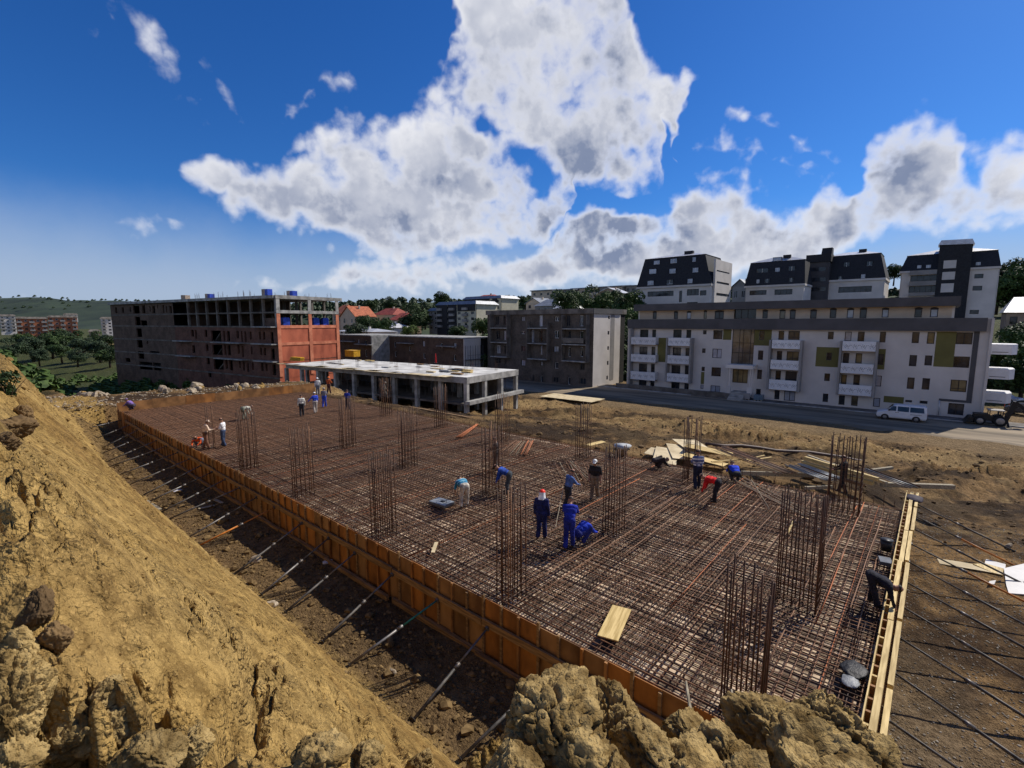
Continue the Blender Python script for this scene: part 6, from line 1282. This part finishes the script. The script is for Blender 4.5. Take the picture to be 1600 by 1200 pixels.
# ---------------------------------------------------------------- trees
bark = M('bark', (.06, .042, .03), .9, .3, 4, bump=.5)
def leafmat(name, c, c2):
    if name in MATS: return MATS[name]
    mt = M(name, c, .65, .3, 1.2, c2=c2, spec=.25); return mt
LM = [leafmat('leaf_dark', (.020, .042, .012), (.055, .095, .024)), leafmat('leaf_mid', (.032, .065, .014), (.085, .135, .03)), leafmat('leaf_light', (.06, .10, .018), (.14, .19, .04)), leafmat('leaf_blue', (.022, .045, .02), (.05, .08, .035))]
def crown(seed, n, lobes, sz=.26):
    r0 = np.random.default_rng(seed); cs = r0.normal(size=(lobes, 3)); cs /= np.linalg.norm(cs, axis=1)[:, None]; cs *= r0.uniform(.25, .72, (lobes, 1)); rad = r0.uniform(.22, .42, lobes)
    k = r0.integers(0, lobes, n); d = r0.normal(size=(n, 3)); d /= np.linalg.norm(d, axis=1)[:, None]; d[:, 2] = np.where(r0.random(n) < .6, np.abs(d[:, 2]), d[:, 2])
    p = cs[k]+d*rad[k][:, None]*r0.uniform(.75, 1.08, (n, 1)); p[:, 2] = p[:, 2]*.95
    nrm = d+r0.normal(size=(n, 3))*.55; nrm /= np.linalg.norm(nrm, axis=1)[:, None]; a = np.cross(nrm, r0.normal(size=(n, 3))); a /= np.linalg.norm(a, axis=1)[:, None]; b_ = np.cross(nrm, a)
    s_ = (sz*r0.uniform(.5, 1.2, n)*.22)[:, None]
    V = np.stack([p-a*s_, p+b_*s_*.55, p+a*s_, p-b_*s_*.55], 1).reshape(-1, 3); return V, np.arange(4*n).reshape(-1, 4)
CRM = {}
for k in range(3):
    for li in range(4):
        if k == 0 or True: V, Fc = crown(40+k, 5200, 16, .26); CRM[k, li] = npmesh('crown', V, Fc, LM[li], False)
TRK = []
for k in range(3):
    m_ = MB(); m_.tube([(0, 0, -1.3), (.02, .01, -.6), (.03*k, -.02, .0), (.0, .03, .35)], [.075, .055, .04, .015], 7)
    for j in range(7): a = j*2.4+k; z0 = -.55+.12*j; m_.tube([(0, 0, z0), (.2*math.cos(a), .2*math.sin(a), z0+.18), (.48*math.cos(a), .48*math.sin(a), z0+.38)], [.03, .02, .006], 5)
    TRK.append(m_.mesh('trunk', bark, True))
def tree(label, px, py, dep, r_, h_=None, li=0, group='trees behind the site', z=None, name='tree'):
    """px, py: crown centre in the photo"""
    p = D(px, py, dep); k = rnd.randrange(3); o = empty(name, p, rnd.uniform(0, 6), label, 'tree', group)
    c = link('crown', CRM[k, li], o); t = link('trunk', TRK[k], o); hz = h_ or r_; o.scale = (r_, r_, hz)
    return o
TR = [(600, 512, 165, 5.5, 0, 'dark round tree left of the crimson roofed house'), (575, 508, 170, 5, 0, 'dark tree below the orange gable roof'), (555, 520, 150, 4.5, 3, 'dark bush like tree right of the red end wall'), (650, 498, 185, 7.5, 0, 'broad dark tree between the crimson house and the yellow flats'), (636, 490, 215, 6.5, 0, 'tall dark tree behind the crimson roofed house'), (664, 488, 230, 6, 0, 'dark tree top left of the yellow flats'), (638, 519, 140, 3.2, 2, 'light green round tree above the long brick row'), (715, 519, 160, 4, 0, 'dark tree at the foot of the yellow flats'), (755, 512, 150, 4.5, 1, 'tree between the yellow flats and the grey brick block'), (752, 540, 120, 4.5, 1, 'green tree at the left of the grey brick block'), (757, 560, 112, 4, 1, 'lower green tree beside the scaffolded white end'), (800, 476, 235, 4.5, 2, 'light green tree right of the second pale flats'), (790, 471, 260, 6, 0, 'dark tree behind the light green one on the skyline'), (820, 472, 270, 5.5, 0, 'dark tree left of the terrace on the skyline'),
 (885, 476, 150, 6, 1, 'tree behind the roof of the grey brick block, left of centre'), (905, 470, 190, 7, 0, 'big dark tree under the skyline terrace'), (930, 475, 160, 6.5, 1, 'green tree under the white roofed gabled house'), (955, 468, 200, 6, 0, 'dark tree under the last terrace houses'), (980, 478, 125, 5.5, 1, 'green tree top between the grey brick block and the white flats'), (975, 505, 118, 5, 1, 'green tree in the gap right of the white end wall, upper'), (972, 535, 112, 4.6, 0, 'dark tree in the gap right of the white end wall, middle'), (974, 562, 108, 3.8, 1, 'green tree in the gap right of the white end wall, lowest'), (990, 487, 130, 5, 0, 'dark tree just left of the white flats roof'),
 (1585, 446, 170, 10, 1, 'large green tree on the slope at the far right'), (1560, 458, 175, 7, 0, 'dark tree behind the right mansard block'), (1620, 450, 165, 10, 1, 'green tree at the right edge of the skyline'), (1580, 560, 78, 5.2, 1, 'green tree right of the end balconies'), (1600, 585, 74, 4.5, 0, 'dark tree at the right edge above the cars'), (1565, 600, 82, 3.5, 0, 'dark bush like tree behind the digger'), (1398, 425, 150, 3.2, 0, 'small tree between the middle and right mansard blocks'), (1600, 535, 86, 5, 1, 'green tree below the tan house'),
 (690, 470, 330, 8, 0, 'far tree clump top left of the pale flats'), (610, 475, 330, 7, 0, 'far dark tree top above the red hipped house'), (580, 477, 340, 6, 0, 'far dark tree top above the orange gable house')]
for px, py, dep, r_, li, lab in TR: tree(lab, px, py, dep, r_, r_*rnd.uniform(.8, 1.05), li)
far_t = [(20, 545, 200, 8), (50, 540, 210, 9), (80, 535, 220, 10), (105, 530, 230, 11), (130, 540, 200, 8), (155, 545, 190, 8), (170, 555, 170, 7), (60, 555, 170, 5), (120, 556, 165, 5), (35, 530, 260, 8), (150, 530, 250, 8), (165, 535, 220, 8), (95, 548, 180, 6)]
for i, (px, py, dep, r_) in enumerate(far_t): tree(f'{ORD[i]} tree of the dark grove below the far left town', px, py, dep, r_*.78, r_*.6, rnd.choice([0, 3, 3, 0]), 'grove far left')
# hedge of far woodland on the ridges
def hill(name, pts, dep0, thick, c, c2):      # ridge line in photo pixels at a distance
    V = []; Fq = []; n = len(pts); xs_ = np.linspace(pts[0][0], pts[-1][0], 160); ysk = np.interp(xs_, [p[0] for p in pts], [p[1] for p in pts])
    rows_ = 14
    for i, (x, y) in enumerate(zip(xs_, ysk)):
        top = D(x, y, dep0); fl = D(x, y, dep0-thick); d = np.array([top[0], top[1]])/np.hypot(top[0], top[1])
        for k in range(rows_):
            t = k/(rows_-1); q_ = top[:2]-d*thick*(1-t); z = -8+(top[2]+8)*(t*t*(3-2*t)); V.append((q_[0], q_[1], z))
        V.append((top[0]+d[0]*thick, top[1]+d[1]*thick, -20))
    V = np.array(V); m_ = rows_+1; V[:, 2] += fbm(V*.012, 4, 5)*6*np.tile(np.linspace(0, 1, m_), len(xs_))
    for i in range(len(xs_)-1):
        for k in range(m_-1): Fq.append((i*m_+k, (i+1)*m_+k, (i+1)*m_+k+1, i*m_+k+1))
    mt = M(name+'_cover', c, .95, .2, .012, c2=c2, coord='Position', bump=.6, bscale=.15)
    o = link('hill', npmesh('hill', V, Fq, mt, True)); tag(o, kind='structure'); return V
Vh = hill('left_ridge', [(-500, 470), (-120, 468), (0, 467), (40, 466), (70, 466), (110, 470), (180, 470), (300, 473), (420, 478), (560, 480), (700, 484)], 1500, 900, (.014, .028, .018), (.034, .054, .028))
Vh2 = hill('mid_ridge', [(380, 490), (480, 478), (560, 476), (650, 475), (760, 474), (860, 470), (960, 462), (1050, 455), (1180, 455)], 620, 300, (.02, .036, .014), (.05, .07, .025))
Vh3 = hill('right_ridge', [(1380, 470), (1480, 450), (1560, 424), (1640, 418), (1760, 420), (2100, 430)], 330, 180, (.025, .045, .014), (.06, .09, .028))
# woodland as one mass on the ridges
def wood(name, n, gen, seed):
    r0 = np.random.default_rng(seed); V, Fc = crown(99, 70, 6, 2.2); vs = []; fs = []; b_ = 0
    for i in range(n):
        p, s_ = gen(r0); vs.append(V*np.array([s_, s_, s_*.8])+p); fs.append(Fc+b_); b_ += len(V)
    o = link(name, npmesh(name, np.concatenate(vs), np.concatenate(fs), LM[3], False)); tag(o, kind='stuff'); o['label'] = 'dark woodland covering the far ridges'; return o
def gen1(r0): k = r0.integers(0, 160); j = r0.integers(7, 14); v = Vh[k*15+j]; return v+np.array([r0.normal()*14, r0.normal()*14, 3]), r0.uniform(3.5, 6)
def gen2(r0): k = r0.integers(0, 160); j = r0.integers(5, 14); v = Vh2[k*15+j]; return v+np.array([r0.normal()*6, r0.normal()*6, 2]), r0.uniform(4, 8)
def gen3(r0): k = r0.integers(0, 160); j = r0.integers(4, 14); v = Vh3[k*15+j]; return v+np.array([r0.normal()*4, r0.normal()*4, 1.5]), r0.uniform(3.5, 6)
wood('woodland', 300, gen1, 1); wood('woodland', 620, gen2, 2); wood('woodland', 420, gen3, 3)
# low scrub between the rubble and the far grove, as one mass
def gen4(r0): x, y = r0.uniform(-70, 34), r0.uniform(84, 190); return np.array([x, y, T(np.array([x]), np.array([y]))[0]+.4]), r0.uniform(1.0, 2.6)
o = wood('scrub', 420, gen4, 4); o['label'] = 'low green scrub beyond the rubble field'; o.data.materials[0] = LM[1]
def gen5(r0): x, y = r0.uniform(92, 240), r0.uniform(44, 190); return np.array([x, y, T(np.array([x]), np.array([y]))[0]+.8]), r0.uniform(1.6, 3.4)
o = wood('scrub', 420, gen5, 5); o['label'] = 'shrubs on the slope behind the brick rows'; o.data.materials[0] = LM[0]
# ---------------------------------------------------------------- clods, rubble, gravel
ICO = {}
def ico(sub):
    if sub not in ICO:
        bm = bmesh.new(); bmesh.ops.create_icosphere(bm, subdivisions=sub, radius=1); bm.verts.ensure_lookup_table()
        ICO[sub] = (np.array([v.co[:] for v in bm.verts]), np.array([[v.index for v in f.verts] for f in bm.faces])); bm.free()
    return ICO[sub]
def clod(sub, seed, scale, crack=.12, rough=.3, ang=.0):
    V, Fc = ico(sub); r0 = np.random.default_rng(seed); o_ = r0.uniform(0, 50, 3)
    P = V*(1+rough*fbm(V*1.5+o_, 3, seed))[:, None]
    for k in range(11):      # broken faces
        n = r0.normal(size=3); n /= np.linalg.norm(n); dd = P@n; lim = r0.uniform(.5, .8); P = P-np.clip(dd-lim, 0, None)[:, None]*n*.9
    if sub >= 4:
        W_ = P+.12*np.stack([fbm(V*2.5+11, 2, seed), fbm(V*2.5+23, 2, seed+1), fbm(V*2.5+31, 2, seed+2)], 1); nr = V
        h = 0
        for fr, am, cr in ((2.2, .07, .11), (5.5, .055, .07), (13, .035, .035))[:(3 if sub >= 5 else 2)]:
            f1, f2 = worley(W_*fr+o_, seed+int(fr)); h = h+am*(.45-f1)-cr*np.exp(-((f2-f1)/.07)**2)
        if sub >= 5: h = h+.022*fbm(W_*26, 2, seed+3)
        P = P+nr*h[:, None]
    return P*np.array(scale), Fc
def lump(name, label, cat, p, scale, sub, mt, seed, rz=0, group=None, tilt=(0, 0)):
    V, Fc = clod(sub, seed, scale); o = link(name, npmesh(name, V, Fc, mt, sub >= 5), None, p, (tilt[0], tilt[1], rz)); return tag(o, label, cat, group)
# big clods on the brink in front of the camera: (px, py of centre, depth, half sizes px)
FG = [(855, 1118, 1.95, 118, 88, 6, 'largest cracked clay clod in the foreground, at the left of the heap'), (950, 1112, 2.05, 85, 60, 6, 'cracked clod right of the largest one, under the formwork corner'), (805, 1185, 1.7, 60, 45, 5, 'small clod in the bottom left of the heap'), (1010, 1160, 1.85, 62, 55, 5, 'rounded clod in the middle of the heap'), (905, 1192, 1.7, 70, 45, 5, 'clod at the bottom edge below the largest one'), (1075, 1130, 2.1, 62, 48, 5, 'clod left of the nearest cage foot'), (1068, 1185, 1.8, 70, 50, 5, 'low clod at the bottom centre of the heap'), (1140, 1165, 1.95, 62, 42, 5, 'clod in the dip of the heap below the nearest cage'),
      (1205, 1128, 2.15, 75, 55, 6, 'smooth angular clod right of the nearest cage'), (1285, 1112, 2.2, 72, 62, 6, 'tall yellow topped clod at the right of the heap'), (1262, 1150, 1.95, 80, 38, 5, 'flat topped angular clod in the right of the heap'), (1345, 1160, 2.1, 62, 40, 5, 'rightmost clod beside the yellow planks'), (1255, 1190, 1.75, 55, 42, 5, 'small dark clod at the bottom right of the heap'), (1325, 1195, 1.8, 70, 36, 5, 'clod at the bottom edge near the yellow planks'), (1165, 1195, 1.7, 60, 34, 5, 'clod at the bottom edge below the dip'), (965, 1195, 1.65, 45, 36, 5, 'tiny clod between the bottom clods')]
for i, (px, py, dep, hw, hh, sub, lab) in enumerate(FG):
    p = D(px, py+(42 if i < 2 else 26), dep); k = dep/FPX; lump('clay_clod', lab, 'clod', p, (hw*k*1.08, hw*k*1.05, hh*k*1.16), sub, clay, 300+i, HEAD+rnd.uniform(-.4, .4), 'clods heaped in front of the camera', (rnd.uniform(-.2, .2), rnd.uniform(-.2, .2)))
FL = [(15, 1115, 2.0, 60, 105, 6, 'tall flat faced clod at the bottom left corner'), (28, 1010, 2.3, 38, 42, 5, 'clod above the tall flat faced one at the left edge'), (115, 1160, 1.9, 52, 58, 5, 'clod beside the dark cleft at bottom left'), (185, 1130, 2.1, 34, 60, 5, 'upright clod right of the dark cleft'), (60, 950, 2.6, 26, 40, 5, 'dark crumbling clod at the left edge above the cleft'), (240, 1175, 1.9, 52, 42, 5, 'clod at the bottom edge, third from the left corner'), (300, 1165, 2.0, 34, 32, 5, 'small clod right of the third bottom clod'), (88, 1000, 2.5, 24, 34, 5, 'small brown clod on the left cleft edge'), (175, 1080, 2.3, 30, 24, 5, 'low clod on the rim of the left cleft'), (505, 1180, 2.2, 46, 34, 5, 'isolated clod at the bottom edge left of the heap'), (570, 1188, 2.3, 36, 26, 5, 'crumbly clod right of the isolated bottom one'), (660, 1195, 2.2, 30, 20, 5, 'small clod at the bottom edge near the heap'), (30, 1185, 1.7, 45, 50, 5, 'clod in the very corner at bottom left')]
for i, (px, py, dep, hw, hh, sub, lab) in enumerate(FL):
    q0 = on_ground(px, min(py+hh*.5, 1235)); dep = min(dep*1.3, max(1.3, float((q0-CAM)@FW))); p = D(px, py, dep); k = dep/FPX; lump('clay_clod', lab, 'clod', p, (hw*k*1.0, hw*k*1.0, hh*k*1.0), sub, clay if i not in (4, 7) else clay_b, 340+i, HEAD+rnd.uniform(-.4, .4), 'clods along the brink at the left', (rnd.uniform(-.2, .2), rnd.uniform(-.2, .2)))
# pale rubble on the far field
RB = []
clus = [(130, 607, 20, 10), (165, 600, 25, 6), (225, 603, 25, 8), (260, 612, 20, 8), (285, 606, 20, 5), (350, 600, 22, 6), (370, 606, 18, 5), (405, 604, 14, 4), (120, 615, 22, 6), (150, 618, 20, 4), (300, 612, 12, 4), (330, 596, 12, 3)]
RM = [npmesh('rubble_block', *clod(3, 700+k, (1, rnd.uniform(.6, .9), rnd.uniform(.5, .75)), .1, .35), stone_pale if k % 3 else clay_s, False) for k in range(9)]
nrb = 0
for cx_, cy_, w, h_ in clus:
    for k in range(13):
        px, py = rnd.gauss(cx_, w*.6), rnd.gauss(cy_, h_*.6)
        p = on_ground(px, py)
        if p[1] < SY1+1.2 or p[1] > 84: continue
        s_ = rnd.uniform(.16, .62)*(1.25 if k < 4 else .8); o = link('rubble_block', rnd.choice(RM), None, (p[0], p[1], p[2]+s_*.2), (rnd.uniform(0, 6), rnd.uniform(0, 6), rnd.uniform(0, 6)), (s_, s_, s_)); nrb += 1
        tag(o, 'pale broken rubble block strewn on the earth beyond the far formwork', 'rubble', 'rubble beyond the far formwork')
# stones in the trench
for i, (px, py, s_, lab) in enumerate([(612, 1047, .16, 'pale rounded stone in the trench between the teal prop and the next one'), (424, 945, .22, 'white stone at the foot of a prop in the trench'), (405, 835, .2, 'yellow stone in the middle of the trench'), (435, 912, .12, 'small white stone in the trench'), (345, 815, .2, 'brown stone in the trench near the orange prop'), (400, 875, .25, 'yellowish clod in the trench'), (1575, 855, .2, 'white lump on the ground at the right edge')]):
    p = G(px, py, -1.38); o = link('stone', rnd.choice(RM), None, (p[0], p[1], TZ(p[0], p[1])+s_*.3), (rnd.uniform(0, 6), 0, rnd.uniform(0, 6)), (s_,)*3); tag(o, lab, 'stone', 'stones in the trench')
def scatter(name, label, n, gen, mt, seed, sub=1, flat=.6):
    r0 = np.random.default_rng(seed); VS, FS = [], []; b_ = 0; protos = [clod(sub, 900+k, (1, .8, flat), .0, .4) for k in range(6)]
    xy, ss_ = gen(r0, n); z = terr_full(xy[:, 0], xy[:, 1])
    for i in range(len(xy)):
        V, Fc = protos[i % 6]; a = r0.uniform(0, 6.28); c_, s_ = math.cos(a), math.sin(a); Rm = np.array([[c_, -s_, 0], [s_, c_, 0], [0, 0, 1]]); VS.append((V@Rm.T)*ss_[i]+np.array([xy[i, 0], xy[i, 1], z[i]+ss_[i]*.15])); FS.append(Fc+b_); b_ += len(V)
    o = link(name, npmesh(name, np.concatenate(VS), np.concatenate(FS), mt, False)); tag(o, label, None, None, 'stuff'); return o
def g_bank(r0, n):
    y = np.exp(r0.uniform(np.log(1.6), np.log(48), n))*1.0-.6; x = r0.uniform(-.6, 5.9, n); return np.stack([x, y], 1), (.006+.0018*np.abs(y))*r0.uniform(.4, 1.5, n)*(1+(r0.random(n) < .03)*1.8)
def g_trench(r0, n): y = r0.uniform(1, 56, n); x = r0.uniform(5.6, 8.4, n); return np.stack([x, y], 1), r0.uniform(.02, .09, n)*(1+(r0.random(n) < .08)*1.6)
def g_right(r0, n): x = r0.uniform(8.5, 30, n); y = .2-np.abs(r0.normal(size=n))*4.5; return np.stack([x, y], 1), r0.uniform(.015, .045, n)
def g_back(r0, n): x = r0.uniform(25.6, 62, n); y = r0.uniform(-22, 52, n); return np.stack([x, y], 1), r0.uniform(.04, .16, n)*(1+(r0.random(n) < .05)*1.5)
def g_far(r0, n): x = r0.uniform(2, 42, n); y = r0.uniform(SY1+1, 80, n); return np.stack([x, y], 1), r0.uniform(.05, .2, n)
scatter('bank_crumbs', 'small clay crumbs on the bank', 3000, g_bank, clay_s, 1); scatter('trench_clods', 'brown clods on the trench floor', 4600, g_trench, M('trench_clod_earth', (.10, .062, .026), .97, .3, 4, c2=(.27, .18, .08), spec=.1), 2); scatter('gravel', 'gravel right of the yellow formwork', 5200, g_right, gravelm, 3)
scatter('earth_clods', 'clods on the rutted earth behind the grid', 4200, g_back, clay_b, 4); scatter('rubble_crumbs', 'small pale rubble on the far field', 2600, g_far, stone_pale, 5)
# green plant and grass tuft on the crest at the left edge
p = on_ground(14, 618); r_ = empty('shrub', p, 0, 'small green shrub on the crest of the clay bank at the left edge', 'shrub')
dp = float((p-CAM)@FW); V, Fc = crown(77, 900, 9, .5); s_ = 34*dp/FPX; link('crown', npmesh('crown', V*s_*np.array([1, 1, 1.0])+np.array([0, 0, s_*.4]), Fc, LM[0], False), r_)
m_ = MB()
for k in range(6): a = k*1.05; m_.tube([(0, 0, -.1), (s_*.3*math.cos(a), s_*.3*math.sin(a), s_*.3), (s_*.6*math.cos(a), s_*.6*math.sin(a), s_*.7)], [s_*.03, s_*.02, s_*.008], 5)
m_.build('trunk', bark, r_)
for i, (px, py, w, h_, lab) in enumerate([(22, 668, 30, 24, 'dark earth clod under the shrub on the bank crest'), (8, 690, 24, 20, 'dark earth clod at the left edge below the shrub'), (36, 648, 14, 16, 'small dark clod beside the shrub')]):
    p = on_ground(px, py+h_*.4); dp = float((p-CAM)@FW); k = dp/FPX; p = D(px, py, dp); lump('earth_clod', lab, 'clod', p, (w*k, w*k, h_*k), 5, clay_b, 380+i, .5*i, 'dark clods under the shrub')
bpy.context.view_layer.update()
